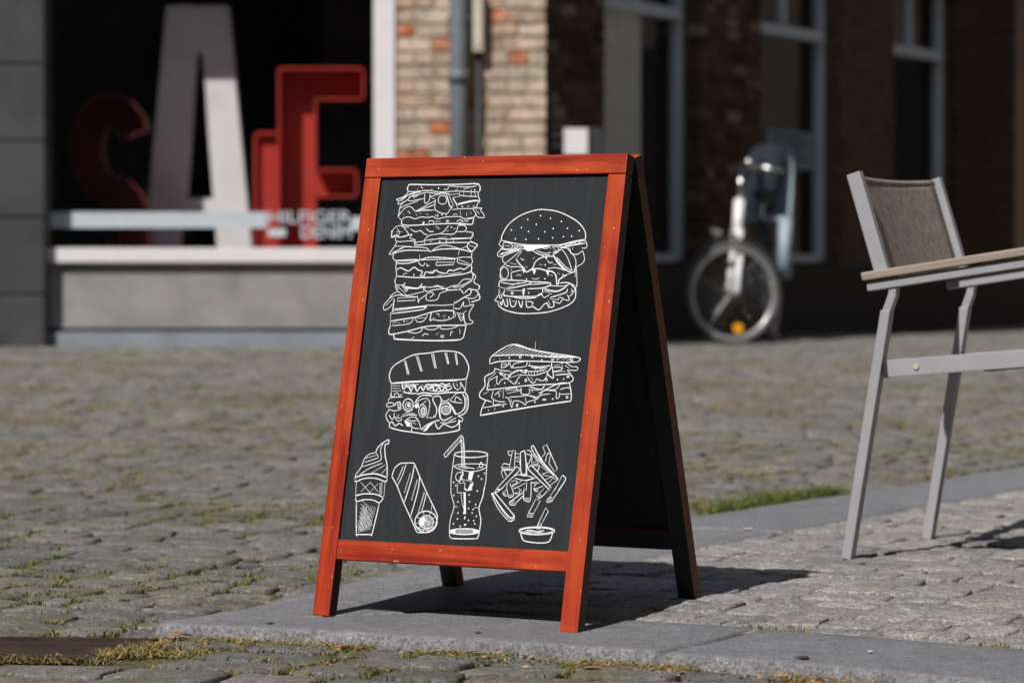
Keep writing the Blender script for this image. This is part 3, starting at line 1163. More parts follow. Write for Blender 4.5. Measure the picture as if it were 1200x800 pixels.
# ------------------------------------------------------------------ A-frame chalkboard sign
def wood_mat():
    m, nt, b = mat('red_varnished_wood')
    v = coords(nt, 'obj', (2.2, 46, 46))
    oi = nd(nt, 'ShaderNodeObjectInfo')
    va = nd(nt, 'ShaderNodeVectorMath', operation='ADD')
    nt.links.new(v, va.inputs[0])
    cb = nd(nt, 'ShaderNodeCombineXYZ')
    mu = nd(nt, 'ShaderNodeMath', operation='MULTIPLY')
    mu.inputs[1].default_value = 50
    nt.links.new(oi.outputs['Random'], mu.inputs[0])
    nt.links.new(mu.outputs[0], cb.inputs[0])
    nt.links.new(mu.outputs[0], cb.inputs[1])
    nt.links.new(cb.outputs[0], va.inputs[1])
    g = noise_tex(nt, va.outputs[0], 1.0, 6, 0.62, 0.5)
    c = ramp(nt, g, [(0.28, (0.165, 0.0125, 0.0065)), (0.42, (0.315, 0.028, 0.0105)), (0.56, (0.425, 0.057, 0.0165)), (0.72, (0.24, 0.02, 0.0085))])
    v3 = coords(nt, 'obj', (9, 9, 9))
    big = noise_tex(nt, v3, 1.0, 3)
    c = mix(nt, 1.0, c, ramp(nt, big, [(0.3, (0.72, 0.62, 0.62)), (0.5, (0.92, 0.92, 0.92)), (0.7, (1.1, 1.3, 1.2))]), 'MULTIPLY')
    # small knocks where the pale wood shows
    vn = coords(nt, 'obj', (70, 150, 150))
    kn = ramp(nt, noise_tex(nt, vn, 1.0, 2, 0.5), [(0.715, 0.0), (0.73, 0.85)])
    c = mix(nt, kn, c, (0.5, 0.27, 0.15))
    dk = ramp(nt, noise_tex(nt, coords(nt, 'obj', (24, 75, 75)), 1.0, 2, 0.5), [(0.25, 1.0), (0.31, 0.0)])
    c = mix(nt, dk, c, (0.1, 0.016, 0.009))
    nt.links.new(c, b.inputs['Base Color'])
    b.inputs['Roughness'].default_value = 0.45
    b.inputs['Specular IOR Level'].default_value = 0.2
    bump(nt, b, g, 0.12, 0.002)
    return m


M['wood'] = wood_mat()


def slate_mat():
    m, nt, b = mat('blackboard_paint')
    v = coords(nt)
    a = noise_tex(nt, v, 5, 5, 0.6)
    c = ramp(nt, a, [(0.3, (0.0135, 0.016, 0.019)), (0.7, (0.019, 0.022, 0.0255))])
    f = noise_tex(nt, v, 420, 2, 0.5)
    c = mix(nt, 1.0, c, ramp(nt, f, [(0.35, 0.85), (0.5, 1.0), (0.68, 1.22)]), 'MULTIPLY')
    sm = noise_tex(nt, coords(nt, 'obj', (26, 1, 3.2), (0, R(24), 0)), 1.0, 5, 0.65, 0.6)
    c = mix(nt, ramp(nt, sm, [(0.52, 0.0), (0.75, 0.06)]), c, (0.2, 0.21, 0.22))
    sc = noise_tex(nt, coords(nt, 'obj', (240, 1, 9), (0, R(-12), 0)), 1.0, 2, 0.4)
    c = mix(nt, ramp(nt, sc, [(0.74, 0.0), (0.78, 0.22)]), c, (0.3, 0.31, 0.32))
    nt.links.new(c, b.inputs['Base Color'])
    b.inputs['Roughness'].default_value = 0.75
    b.inputs['Specular IOR Level'].default_value = 0.25
    bump(nt, b, f, 0.15, 0.0008)
    return m


M['slate'] = slate_mat()
M['rear_shade'] = simple('shaded_red_brown_wood', (0.13, 0.03, 0.016), 0.6, var=0.25, scale=30)  # shade put into the colour of the rear frame's side faces
M['side_brown'] = simple('dark_brown_side', (0.05, 0.022, 0.016), 0.6, var=0.25, scale=30)  # darker brown on the side faces of the frame members
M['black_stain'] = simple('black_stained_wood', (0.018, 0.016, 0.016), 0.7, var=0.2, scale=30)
M['chalk'] = simple('white_chalk', (0.74, 0.75, 0.76), 0.95, var=0.24, scale=500, bstr=0)
M['chalk_grey'] = simple('smudged_chalk', (0.26, 0.27, 0.28), 0.95, var=0.2, scale=200, bstr=0)
M['brass'] = simple('dull_hinge_metal', (0.3, 0.26, 0.2), 0.45, 0.8, var=0.1)

BW, BL, SWD, R1, R2, R3, TH = 0.55, 0.8528, 0.0352, 0.036, 0.7128, 0.7481, 0.0262
th_, al_, be_ = -0.5265, 0.2176, 0.2864
U = Vector((math.cos(th_), math.sin(th_), 0))
Nn = Vector((math.sin(th_), -math.cos(th_), 0))
UP = Vector((0, 0, 1))
P0 = Vector((0.2052, 5.6054, 0.1973 + CAM_Z))
Q0 = P0 - Nn * 0.0535 - U * BW
FM = Matrix((U, -(Nn * math.cos(al_) + UP * math.sin(al_)), UP * math.cos(al_) - Nn * math.sin(al_))).transposed().to_4x4()
FM.translation = P0
BM_ = Matrix((-U, -(-Nn * math.cos(be_) + UP * math.sin(be_)), UP * math.cos(be_) + Nn * math.sin(be_))).transposed().to_4x4()
BM_.translation = Q0
sign = root('chalkboard_sign', (P0 - U * BW / 2).xy.to_3d(), 'A-frame chalkboard sign in a red wooden frame with white food drawings on it', 'sign')


def member(name, x0, x1, y0, y1, z0, z1, base, along):
    """box whose mesh runs along its own X axis so the grain follows the timber"""
    c = Vector(((x0 + x1) / 2, (y0 + y1) / 2, (z0 + z1) / 2))
    dx, dy, dz = x1 - x0, y1 - y0, z1 - z0
    bm = bmesh.new()
    if along == 'x':
        box_bm(bm, -dx / 2, dx / 2, -dy / 2, dy / 2, -dz / 2, dz / 2, 0.0014)
        rot = Matrix.Identity(4)
    else:
        box_bm(bm, -dz / 2, dz / 2, -dy / 2, dy / 2, -dx / 2, dx / 2, 0.0014)
        rot = Matrix.Rotation(R(-90), 4, 'Y')
    me = bm_mesh(name, bm)
    me.materials.append(M['wood']); me.materials.append(M['black_stain']); me.materials.append(M['side_brown']); me.materials.append(M['rear_shade'])
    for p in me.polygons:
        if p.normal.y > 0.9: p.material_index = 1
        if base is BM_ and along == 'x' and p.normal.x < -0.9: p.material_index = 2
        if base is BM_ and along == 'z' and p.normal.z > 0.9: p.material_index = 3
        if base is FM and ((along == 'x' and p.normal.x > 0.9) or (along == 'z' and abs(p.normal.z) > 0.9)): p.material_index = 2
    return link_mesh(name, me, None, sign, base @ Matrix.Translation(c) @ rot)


panel = None
for base in (FM, BM_):
    member('top_rail', -BW, 0, 0.0, TH, -R1, 0, base, 'x')
    member('stile', -SWD, 0, 0.0005, TH, -BL, -R1 - 0.0018, base, 'z')
    member('stile', -BW, -BW + SWD, 0.0005, TH, -BL, -R1 - 0.0018, base, 'z')
    member('bottom_rail', -BW + SWD + 0.0006, -SWD - 0.0006, 0.0016, TH - 0.001, -R3, -R2, base, 'x')
    bm = bmesh.new()
    box_bm(bm, -BW + 0.025, -0.025, 0.0075, 0.0145, -R2 - 0.012, -R1 + 0.012)
    pn = link_mesh('chalkboard_panel', bm_mesh('chalkboard_panel', bm), M['slate'], sign, base)
    if panel is None: panel = pn
for u in (-0.47, -0.08):
    p = FM @ Vector((u, TH + 0.0005, -0.004))
    tube('hinge', [p - U * 0.03, p + U * 0.03], 0.0042, M['brass'], sign, 8)
for uu in (-BW + 0.02,):
    a = FM @ Vector((uu, TH, -0.70))
    b = BM_ @ Vector((-BW - uu, TH, -0.735))
    pts = [a.lerp(b, k / 10) - UP * 0.05 * (1 - (2 * k / 10 - 1) ** 2) for k in range(11)]
    tube('chain', pts, 0.0022, M['black'], sign, 6)

# ---- the drawings (traced as polylines in photo pixels, laid on the board's own plane)
FMi = FM.inverted()
PANEL_Y = 0.0075


def on_board(px, py):
    o = FMi @ Vector((0, 0, CAM_Z))
    d = FMi.to_3x3() @ ray(px, py)
    k = (PANEL_Y - o.y) / d.y
    q = o + d * k
    return Vector((q.x, q.z, 0))


PXM = 0.6 * 5.62 / FPX


class Drawing:
    def __init__(self, label):
        self.V, self.F, self.G = [], [], []
        self.label = label

    def stroke(self, pts, w, smooth=True, closed=False):
        P = cat_rom(pts, 4, closed) if smooth and len(pts) > 2 else [Vector(p) for p in pts]
        n = len(P)
        if n < 2: return
        k = len(self.V)
        lift = 0.0004 + 0.00002 * (len(self.F) % 11)
        for i, p in enumerate(P):
            t = (P[(i + 1) % n] - P[i - 1]) if closed else (P[min(i + 1, n - 1)] - P[max(i - 1, 0)])
            if t.length < 1e-7: t = Vector((1, 0, 0))
            t.normalize()
            q = Vector((-t.y, t.x, 0))
            ww = w * PXM / 2 * (1 + 0.22 * noise.noise(Vector((p.x * 240, p.y * 240, k * 0.1))))
            if not closed and i in (0, n - 1): ww *= 0.6
            a, b = p + q * ww, p - q * ww
            self.V.append((a.x, PANEL_Y - lift, a.y)); self.V.append((b.x, PANEL_Y - lift, b.y))
        for i in range(n if closed else n - 1):
            j = (i + 1) % n
            self.F.append((k + 2 * i, k + 2 * i + 1, k + 2 * j + 1, k + 2 * j)); self.G.append(0)

    def fill(self, pts, grey=0):
        k = len(self.V)
        lift = 0.0003 + 0.0002 * (not grey)
        for p in pts: self.V.append((p.x, PANEL_Y - lift, p.y))
        self.F.append(tuple(range(k, k + len(pts)))); self.G.append(grey)

    def done(self):
        me = new_mesh('chalk_drawing', self.V, self.F)
        me.materials.append(M['chalk']); me.materials.append(M['chalk_grey'])
        me.polygons.foreach_set('material_index', self.G)
        o = link_mesh('chalk_drawing', me, None, panel, FM)
        o['label'] = self.label


def draw(label, blocks):
    """block = (x0, y0, scale, text). Line codes: plain = smooth stroke; '-' straight; 'o cx,cy rx,ry' ellipse; 'd' dots;
    'f'/'g' white/grey fill; a leading number sets the width in photo pixels"""
    D = Drawing(label)
    for x0, y0, sc, text in blocks:
        def tr(s):
            a, b = s.split(',')
            return on_board(x0 + float(a) / sc, y0 + float(b) / sc)
        def el(cx, cy, rx, ry, n=22, t0=0, t1=360):
            return [on_board(x0 + (cx + rx * math.cos(R(t0 + (t1 - t0) * k / n))) / sc, y0 + (cy + ry * math.sin(R(t0 + (t1 - t0) * k / n))) / sc) for k in range(n + (t1 - t0 != 360))]
        for item in text.replace('\n', ';').split(';'):
            w_ = item.split()
            if not w_: continue
            width = 1.45
            if ',' not in w_[0] and w_[0].replace('.', '').isdigit():
                width = float(w_[0]); w_ = w_[1:]
            c = w_[0]
            if c == 'd':
                for s in w_[1:]:
                    a, b = map(float, s.split(','))
                    D.fill(el(a, b, 0.8 * sc, 1.0 * sc, 8))
            elif c == 'o':
                a, b = map(float, w_[1].split(',')); r1, r2 = map(float, w_[2].split(','))
                D.stroke(el(a, b, r1, r2), width, False, True)
            elif c in 'fg' and len(c) == 1:
                D.fill([tr(s) for s in w_[1:]], int(c == 'g'))
            elif c == 'G':
                a, b = map(float, w_[1].split(',')); r1, r2 = map(float, w_[2].split(','))
                D.fill(el(a, b, r1, r2), 1)
            elif c == '-':
                D.stroke([tr(s) for s in w_[1:]], width, False)
            else:
                D.stroke([tr(s) for s in w_], width)
    D.done()


draw('tall stack of sandwich layers drawn in white chalk', [
(445, 210, 9.231, '''2.2 310,135 300,100 315,70 345,58 600,62 900,55 1050,50 1080,70 1088,100 1080,135
310,135 400,135 520,122 660,140 830,130 950,135 1075,140; 1075,140 1065,170 1085,235 1060,265 1055,300
745,75 990,85 1070,55; 1.1 400,130 418,95; 1.1 445,70 455,90 470,105; 1.1 535,125 575,105; 695,112 735,110 745,80; 1.1 815,130 845,100
1.1 905,108 960,95 980,85; 990,110 990,180; d 638,98 1028,118; 865,140 870,175 960,185 1060,190; 910,140 910,180; - 1030,145 1035,188
2 790,200 830,265 850,275 1000,240 1085,235; 790,200 870,185; 850,265 1000,232 1080,232; 760,170 850,160
310,140 260,190 185,220 205,235 200,270 240,260 300,225 320,200 370,170; 300,225 345,235 480,210; 320,205 330,190 480,150 530,140
215,320 240,270 300,225; 215,320 290,280 420,235; 370,170 370,200 430,160; 230,240 330,160 450,140; 205,240 290,180 400,150
490,160 485,240 500,262 530,240 545,190 540,160; 540,190 650,160 660,140; 540,190 600,215; 530,145 620,155 700,150
o 680,225 46,48; 2 725,165 760,290 790,300; 1.6 745,165 800,290; 680,160 725,165; 2.2 690,150 760,160
200,405 210,360 215,320; 200,405 240,350 290,305 340,300 385,350; 385,350 590,240 600,225; 385,350 560,290 600,265; 440,330 600,335
605,235 605,335 720,375 760,330 780,305; 780,330 900,320 1010,320; 1055,300 1010,320 1040,370 1020,410 950,425
1010,315 1105,315 1090,335 1125,380 1130,415 1060,410 1040,370; 1040,330 1080,380; 385,350 480,340 600,335; 200,405 240,450
240,440 270,415 330,410 380,430 450,410 520,415 580,405 620,430 720,410 860,405 920,430 1000,425; 720,375 720,410
2 240,450 245,490 350,500 620,485 850,480 990,490 1010,460 1020,410; 2.6 850,490 990,488
1.1 300,355 315,350 330,375; 1.1 390,375 405,395; 1.1 500,370 530,390; 1.1 600,385 630,405 632,375; 1.1 795,385 820,375 840,385; 1.1 870,345 880,400
1.1 940,360 945,405; 1.1 980,350 990,380; 1.1 250,385 265,378; 1.1 435,375 450,372; o 735,455 10,10; f 460,490 470,458 490,464 476,490; 530,475 545,450 580,455 590,475
600,460 660,455; 830,460 870,440 900,450; 920,440 960,460; 860,470 960,450; d 675,385 895,298; 950,300 970,285; 1000,300 1030,280; 850,320 830,285
125,630 140,560 180,515 240,505 290,560 320,605; 125,630 190,600 220,630 320,605 355,595; 1.1 190,530 215,575 205,600; 1.1 175,570 245,570
2 250,520 320,520; 335,540 390,570 440,555 480,590 520,605; 500,530 540,565 585,565; 605,510 650,540; 630,520 640,540; 750,500 700,560 650,590 550,605 500,640
650,590 790,595 830,560 850,500; 850,500 925,505 930,560 830,570; 930,570 1010,580 1000,630; 2 780,640 1000,635; 1.1 720,565 750,555; d 775,520; 800,540 820,530'''),
(445, 270, 9.231, '''130,0 135,75 180,60 220,75 330,45; 180,60 185,120 360,115 375,160; 185,120 165,170 105,250 130,260; 2 165,170 340,175
350,45 330,85 385,105 375,160; 2 375,160 480,155 700,135 970,130; 390,140 410,125 475,120 490,95 530,60; 490,110 485,150; 490,110 600,95 715,95 715,140
1.1 570,115 540,130; 715,95 790,95 985,85; 800,95 795,130; 985,85 1015,30; 1.1 640,80 730,75; 985,85 985,130; d 650,120; 1.1 775,65 775,90
130,260 250,185 350,180 505,190 545,230 610,190 700,160 800,180 870,200; 2 150,255 160,245 300,215 530,222; 2 560,225 650,205 760,200 870,205 1000,235
2 1000,235 960,200 945,165 985,125 1055,155 1040,185 1000,230; 965,160 1045,185; 870,205 945,170; 870,205 850,265; 130,240 260,190
150,255 145,300 175,330; 2 175,330 420,320 560,290 820,305; 175,325 400,310; 420,320 620,315 815,310; - 815,310 800,370 620,380 605,370 625,330; 2 620,345 800,345
820,305 890,290 995,290; 1000,235 995,290 1005,340 990,365; 845,310 850,350 965,375; 850,315 970,360; 1.1 435,260 430,310
420,320 430,360 470,385 490,350; 510,360 515,385 540,380; 2 180,335 190,355 310,355 420,325; 190,355 175,380 180,430 185,495
2 185,425 230,405 310,440 370,400 420,430 465,445 440,490 480,490 500,450 570,460 610,430 640,450 720,465 750,430 800,435 870,410 920,420 990,365
1.1 555,435 565,460 590,425; 1.1 600,440 605,420; 1.1 250,490 265,470 300,462; 2 185,495 400,510 600,505 850,480 985,445 990,365; 1.1 740,475 850,460 890,450; 1.1 630,485 680,475
185,495 165,540 175,590; 2 985,445 1010,470 1005,530; 1010,465 1040,500 1020,560 1080,600 1070,640; d 370,480
175,590 250,590 280,565; 2 250,590 290,610 400,625 440,605 460,570; 440,605 560,615 625,595 700,630 790,600 850,590 910,530 1005,530; 790,610 850,610 1000,540
850,640 1000,545; 175,590 200,640; 490,620 490,646; 600,615 650,600'''),
(445, 335, 9.231, '''165,0 190,50 240,90 290,105 480,60; 190,0 290,95; 255,0 265,20 400,30 470,15 475,60; o 288,42 16,14; 490,0 500,60 600,40 720,30
2 720,30 740,45 850,40; 500,15 700,5; 640,10 740,40; 850,40 920,0; 860,40 885,50 910,85; 1070,0 1080,25 1060,45
190,60 120,105 115,125 45,210 50,260 100,240 140,190; 120,125 190,100 270,105; 60,220 150,130; 110,125 130,130; 2 270,110 400,118
290,110 390,120 410,115 420,185 430,150 500,100 520,80 570,70 575,100 545,125; 500,100 515,155 600,155 635,130 655,80 740,50; 1.1 590,85 595,105
2 160,140 145,240 140,280; - 195,130 195,165 385,155 385,145; 195,130 380,125; 145,250 450,220 530,210 700,210 800,200
2 160,265 480,225 490,240 440,260 130,300; 120,300 115,430; 110,300 160,270; 800,200 815,165; 800,200 800,265
2 810,190 920,120 980,90 990,40 960,35 920,80; 2 990,40 1050,50 1085,120 1070,150 990,175; 920,125 1020,135 1070,80
810,240 870,245 910,170 910,220 980,210 1020,205 970,290 975,360 1005,380 1000,405 935,415; 960,130 980,210; 2 120,380 350,345 400,335 560,285 680,265 800,270
365,345 345,390 290,415 130,430; 385,350 410,390 480,375 520,310; 400,350 490,345; 2 560,290 545,365 560,375; 555,360 650,375 720,370 790,345 820,320 800,265; 2 800,270 795,340
1.1 610,300 640,305 640,330; 1.1 680,325 715,320; 1.1 575,350 600,345; d 750,338 265,382; 1.1 290,390 310,375; 1.1 140,405 190,385; 1.1 690,350 710,355; 1.1 200,400 220,395
2 830,290 900,305; 845,300 885,380 910,300; 2 910,300 915,370 935,415; 900,300 940,265; 860,310 890,350
2 115,430 100,480 105,520 150,520 300,490 470,445 600,430 850,425 935,425; 300,495 380,510 440,495 470,450; 475,445 520,470 600,470 640,435
660,435 670,465 780,460 850,430; 2 150,520 160,560 200,575 600,590 870,580 920,500 935,420; 2.6 160,562 200,577 600,592 870,582
460,545 490,515 530,530; 610,530 640,505; o 678,545 15,12; 765,540 775,500 795,495; 865,460 870,520; 340,570 380,550; - 640,430 645,460''')])

draw('hamburger with a seeded bun drawn in white chalk', [
(570, 235, 5.714, '''2 103,268 105,235 150,160 230,100 330,65 400,62 480,75 560,110 620,150 660,205 665,260; 2 103,268 240,295 370,298 490,297 580,275 665,260
d 363,102 278,127 430,120 503,140 335,160 235,182 168,198 283,208 448,188 392,210 543,187 623,202 195,257 265,260 350,257 445,250 517,243 572,240'''),
(575, 280, 8.89, '''110,10 90,60 125,90 80,140 75,175 115,185 200,150 310,115; 125,60 150,35 210,50 230,85 180,105 130,95 140,60; 240,70 340,75 355,105 290,100 240,95
110,150 160,140 240,110; 130,175 230,130; 150,70 200,75; 250,85 330,90; 100,100 180,115 280,100; 210,100 270,130; 2 95,165 200,130 300,110
f 340,62 480,68 620,70 560,92 480,105 430,125 380,128 350,100; 530,95 600,80 625,100; 440,125 520,165 620,165; 480,120 560,150 630,140; 530,80 560,100 600,95
2.4 320,120 150,260; 130,180 125,225 150,260 110,300; 325,130 265,210; 2 265,210 300,260 345,300 375,345 440,300 460,250 500,210 570,185 660,180
2 440,125 570,190; o 145,355 42,62; 105,300 100,400 120,430; 160,270 210,290 300,290 345,310; 1.1 200,250 270,265; 1.2 215,310 220,335
345,320 230,345 215,370 225,430; 2.4 375,345 440,315 510,310 580,330 640,340 680,380 690,465 705,470 720,420 800,370; f 435,320 455,375 475,322; f 575,330 600,390 610,340; f 570,190 580,220 592,188; f 330,310 345,360 360,325
590,310 680,300 770,325; 670,160 735,110 800,190 850,330; 2 735,110 660,150 670,190 770,310 850,350 890,320; 690,190 780,290 850,330; 800,100 870,180 890,240 880,320
2.2 655,170 700,250 780,330; - 680,215 700,205; - 705,255 725,240; - 740,295 760,275; - 780,325 795,305; - 825,345 835,325
740,95 820,100 840,150 905,160 960,120; 960,120 980,210 950,260 890,295 870,330; 700,80 800,50 980,20 1000,90 950,95; 720,95 900,60 990,45; 780,50 790,70 870,40 900,55 940,30; 640,90 700,80 700,140 650,130; 660,100 690,130
850,110 860,90; 2 720,90 960,40; 895,300 900,480 880,500; 800,370 890,340; 880,400 885,350
2 90,500 90,460 130,430 390,440 400,470 170,520; 90,500 170,520; 170,510 300,450; 210,430 215,400; 2 390,445 600,455 620,480 540,510 380,520; 400,470 430,475 600,460
550,515 700,540 820,470; 590,485 760,490 840,460; 2 720,460 800,455 880,490; 100,450 240,470 380,450; 560,530 690,550 790,500
2 150,530 150,590 350,600 480,595 540,560 540,520; 170,535 350,540; f 335,520 360,515 348,585 334,580; 2 620,610 780,560 800,520; 560,545 620,560; 480,600 520,570 560,610 610,580; 610,580 640,570
o 225,565 10,12; d 398,562; 90,520 85,580 45,640 75,650 80,690; 2 100,650 115,690 130,630 150,690 180,695 170,620; 2 200,620 215,700 255,695 270,640; 2 290,640 320,715 335,640
2 370,640 380,710 440,705 480,730 510,735 560,680 590,670 610,710 660,700 650,640; 600,640 620,690; 660,650 720,670 750,630 820,640 800,580; 820,600 860,560 840,520; 2 240,605 350,620 480,610; 380,650 440,660 430,690; 620,625 700,630
o 105,600 14,16; 110,560 150,600; 2 125,640 120,680; 230,640 250,660; 700,640 720,610 760,620; 830,560 870,540; 840,480 880,520 870,550
2 80,690 150,740 300,775 450,775 600,760 750,715 850,660 885,600 885,500; 1.1 310,200 340,220 350,210; 1.1 440,210 460,190; 1.1 370,280 380,300; 1.1 505,265 540,270; 590,225 620,250 650,240; 1.1 270,380 295,375 320,380
1.1 430,410 470,420 510,405; d 505,445 375,418 755,375; 1.1 700,350 720,370; 1.1 650,265 690,268; 1.1 620,375 650,385; d 570,270 565,415''')])

draw('filled roll with slashed crust drawn in white chalk', [
(440, 400, 6.957, '''2 130,340 118,310 115,270 140,210 200,165 310,110 430,95 540,78 660,85 720,120 760,200 755,260 740,300 700,310 500,318 300,325 130,340
- 235,150 262,265 275,268 248,155; - 330,115 370,240 382,245 348,118; - 455,98 485,215 497,218 475,97; - 565,90 592,185 600,183 580,88; - 648,95 665,190 672,188 660,95
g 238,158 262,262 270,262 248,158; g 336,118 371,238 378,238 346,120; g 460,100 486,212 494,212 474,100; g 568,92 593,180 598,180 580,92; g 650,98 666,186 671,186 659,98'''),
(445, 440, 10.909, '''1110,30 1095,215; 150,95 150,260; 2.4 150,100 500,78 700,68 1000,62; 155,130 265,130; 160,160 265,165; 165,195 280,195; 150,215 140,260 180,270 200,225 240,230 250,265 290,230
2.4 290,100 300,170 360,130 400,190 440,130 480,200 520,140 560,190 590,120 620,190; 2.4 620,180 680,150 700,200 760,150 790,200 840,150 870,190 930,150
2.4 600,110 660,120 700,110 760,120 800,100 840,120 900,100; 2 300,210 400,230 480,225; 940,90 960,150 1000,180 1040,140 1030,80; 1030,80 1080,160 1090,200; 2 330,120 380,150 430,110 470,160; 980,100 1000,140
2 620,150 720,130 820,140 920,130; 310,180 340,220 420,200; 540,110 560,150; 640,190 740,200 860,195; 290,140 340,110 420,120 500,110
2.4 480,240 560,220 700,230 900,215 1095,215; 2 1095,215 1130,280 1130,400 1090,480 1000,520; 2 1060,230 1090,300 1080,420 1000,490 960,470; 900,320 980,230 1060,220; 900,320 960,340 1060,350; 960,340 980,270 1050,320
870,330 930,400 980,490; g 1095,235 1120,290 1118,400 1080,470 1092,400 1096,300; 110,310 150,280 300,270; 85,380 110,350 170,350 180,380 110,400 85,380; 110,310 120,350; 2 190,390 210,350 260,340 270,400 230,420; 110,430 200,450 290,420
g 215,360 255,350 262,395 232,410; 2 o 365,375 65,80; o 365,385 35,45; f 350,370 375,350 385,390 365,410; 2 450,350 500,280 560,250 680,260; 440,400 500,320 600,290 640,350 630,450 600,540
o 550,450 50,80; o 555,455 25,45; 2 520,380 600,320; g 520,430 560,380 590,420 585,500 540,520; f 445,390 500,345 500,400 470,420; 2 690,280 680,310 730,420 720,500 690,520; 2 690,270 760,260 790,320 760,420 770,540
G 850,440 50,44; 2 o 850,440 60,55; 2 770,430 790,370 870,350 930,420 970,500; 2 770,440 780,540 830,570 930,520; 190,470 190,530 270,540; 120,440 80,500 100,570 130,610; 120,500 160,560 190,520; 290,500 420,440
280,520 400,500 480,510; 280,520 280,580; 320,580 400,530 470,540 510,610 530,690; f 320,585 350,575 385,600 400,650 350,650; 330,600 360,640 400,600 420,660 510,680; 350,560 420,580 480,570; 420,600 470,620; g 330,490 420,470 480,500 380,510
2 530,690 620,620 720,580 770,570; 550,700 590,700 620,640 700,590; f 560,700 620,630 700,592 640,650 600,700; 2 710,600 750,680 820,620 920,660 1000,620 1010,580; 770,600 880,600 980,580; 600,540 720,530; 660,545 640,530
2 130,610 160,590 200,640 250,610 300,640; 2.2 130,610 135,660 270,700 410,720 600,745 800,735 1000,700 1020,660 1015,560; 2.2 410,640 410,720; 1000,520 1060,540 1050,590 1015,560
800,330 860,320 890,290; 790,300 830,330; 880,590 930,560 980,540; 200,550 240,580 280,560; 220,520 250,500''')])

hat = ''.join('; - %d,%d %d,%d' % (240 + i * 46, 142 - i * 0.5 + i * i * 0.25, 425 + i * 38, 38 + i * 8.2) for i in range(17))
draw('triangular toasted club sandwich drawn in white chalk', [
(555, 400, 8.89, '''2 170,235 195,150 410,30 640,95 1085,165 1080,215; 2 195,150 500,140 800,160 1085,165; 2 170,235 300,205 600,205 900,215 1080,215; 1.2 648,0 640,100; 2.4 410,28 640,92 860,130; 2.6 800,145 1080,165''' + hat + '''
1.1 215,180 210,195; 1.1 280,175 270,195; d 373,170 712,192 875,185; o 487,160 10,14; o 613,160 7,10; o 825,190 10,10; o 1022,195 14,7
300,210 290,270 340,260 375,215; 375,215 400,275 430,230 550,205; 400,275 540,260 560,210; 2 570,250 680,265 800,250; 590,215 580,260; 300,240 370,250; 310,215 350,235
220,280 290,300 380,310; 2 265,320 350,390; 270,320 370,350; 2 350,390 430,310 520,300; 370,380 500,340; 400,310 360,370; o 290,335 12,12; d 330,352; 390,340 470,310; 480,300 540,330 560,300; f 520,300 560,290 550,330
560,310 660,310 760,290; 560,350 660,350 770,310; - 575,312 578,350; - 600,312 604,352; - 632,312 634,352; - 664,310 668,348; - 696,305 702,342; - 728,300 736,334; 600,270 690,280 770,270; - 640,280 650,300; - 700,280 710,300
2 815,220 810,270 770,330 830,385 830,330 820,260; 830,270 910,270 910,300 830,310; 830,320 960,310; 910,230 960,220 1020,260 1080,265 1075,300 980,300 1015,335; 920,240 930,290; 950,250 1000,280; 840,250 900,245
2 160,410 250,360; 2 160,410 145,490 180,500 600,455 1000,430 1010,345 850,350; 250,360 240,420 260,445 290,400 350,390 430,445 460,390 490,360; 560,365 600,425 640,425 660,390 720,410 760,370 770,330; 2 490,350 560,350
o 545,405 9,14; o 760,400 9,12; d 325,432 475,435 875,398 940,390; 1.1 230,450 218,470; 1.1 165,450 160,480; 1.1 600,370 620,410; 1.1 430,410 440,430; o 985,368 12,7; 680,400 690,410
2 220,280 210,320 120,370 120,460 65,540 80,590 190,630; 240,320 150,400; 210,510 190,580 240,620 330,630; 250,520 290,510; 310,500 310,590; 330,500 440,480 450,510; 330,510 500,500; 350,540 500,510; 500,480 500,545 580,545 580,490
2 580,470 700,500 740,460; 600,500 620,530; 2 680,540 880,440 1000,435; 690,560 740,510 850,500 900,450; 780,510 860,520 860,590 890,580 900,530; 900,500 980,480 1020,500; 1.2 100,550 160,520; 220,560 260,530 270,580
330,580 370,600 400,690 420,620 500,630 540,660 560,630 660,600 700,560 800,545; 370,580 500,570 540,560 600,570 660,580; 2 890,550 1020,545; 390,600 400,640; 540,580 545,630; 600,560 640,590 680,570; 590,500 680,510
2 1000,435 1020,545 1015,620; 2 70,770 90,690 130,610; 90,690 260,665 350,650; 2.6 70,770 300,730 700,665 1015,620; 210,610 210,660 280,650; 1.1 155,705 155,730; 1.1 230,690 215,715; o 455,665 9,14; o 738,605 16,6; o 975,580 10,10; d 310,675 640,630 825,598''')])

lat = ''.join('; 0.9 - %d,%d %d,%d' % (105 + a, 700 - b, 150 + a + c, 770 - b - 0) for a, b, c in ())
lat = ''
for k in range(7):
    lat += '; 1.0 - %d,%d %d,%d' % (100 + 4 * k, 690 - 32 * k, 118 + 14 * k + 20, 752 - 20 * k if k < 3 else 735 - 24 * (k - 1))
for k in range(9):
    t = k / 8
    lat += '; 1.0 - %d,%d %d,%d' % (92 + 6 * k, 700 - 22 * k if k < 6 else 560 - 8 * (k - 6), 108 + 13 * k, 752 - 6 * k)
for k in range(9):
    lat += '; 1.0 - %d,%d %d,%d' % (235 - 13 * k, 560 - 4 * k if k < 5 else 530 + 24 * (k - 5), 190 - 11 * k, 735 + 3 * k)
tick = ''.join('; 0.9 - %d,%d %d,%d' % (266 + k % 2, 378 + 9 * k, 292 - k * 0.6, 368 + 9 * k) for k in range(11))
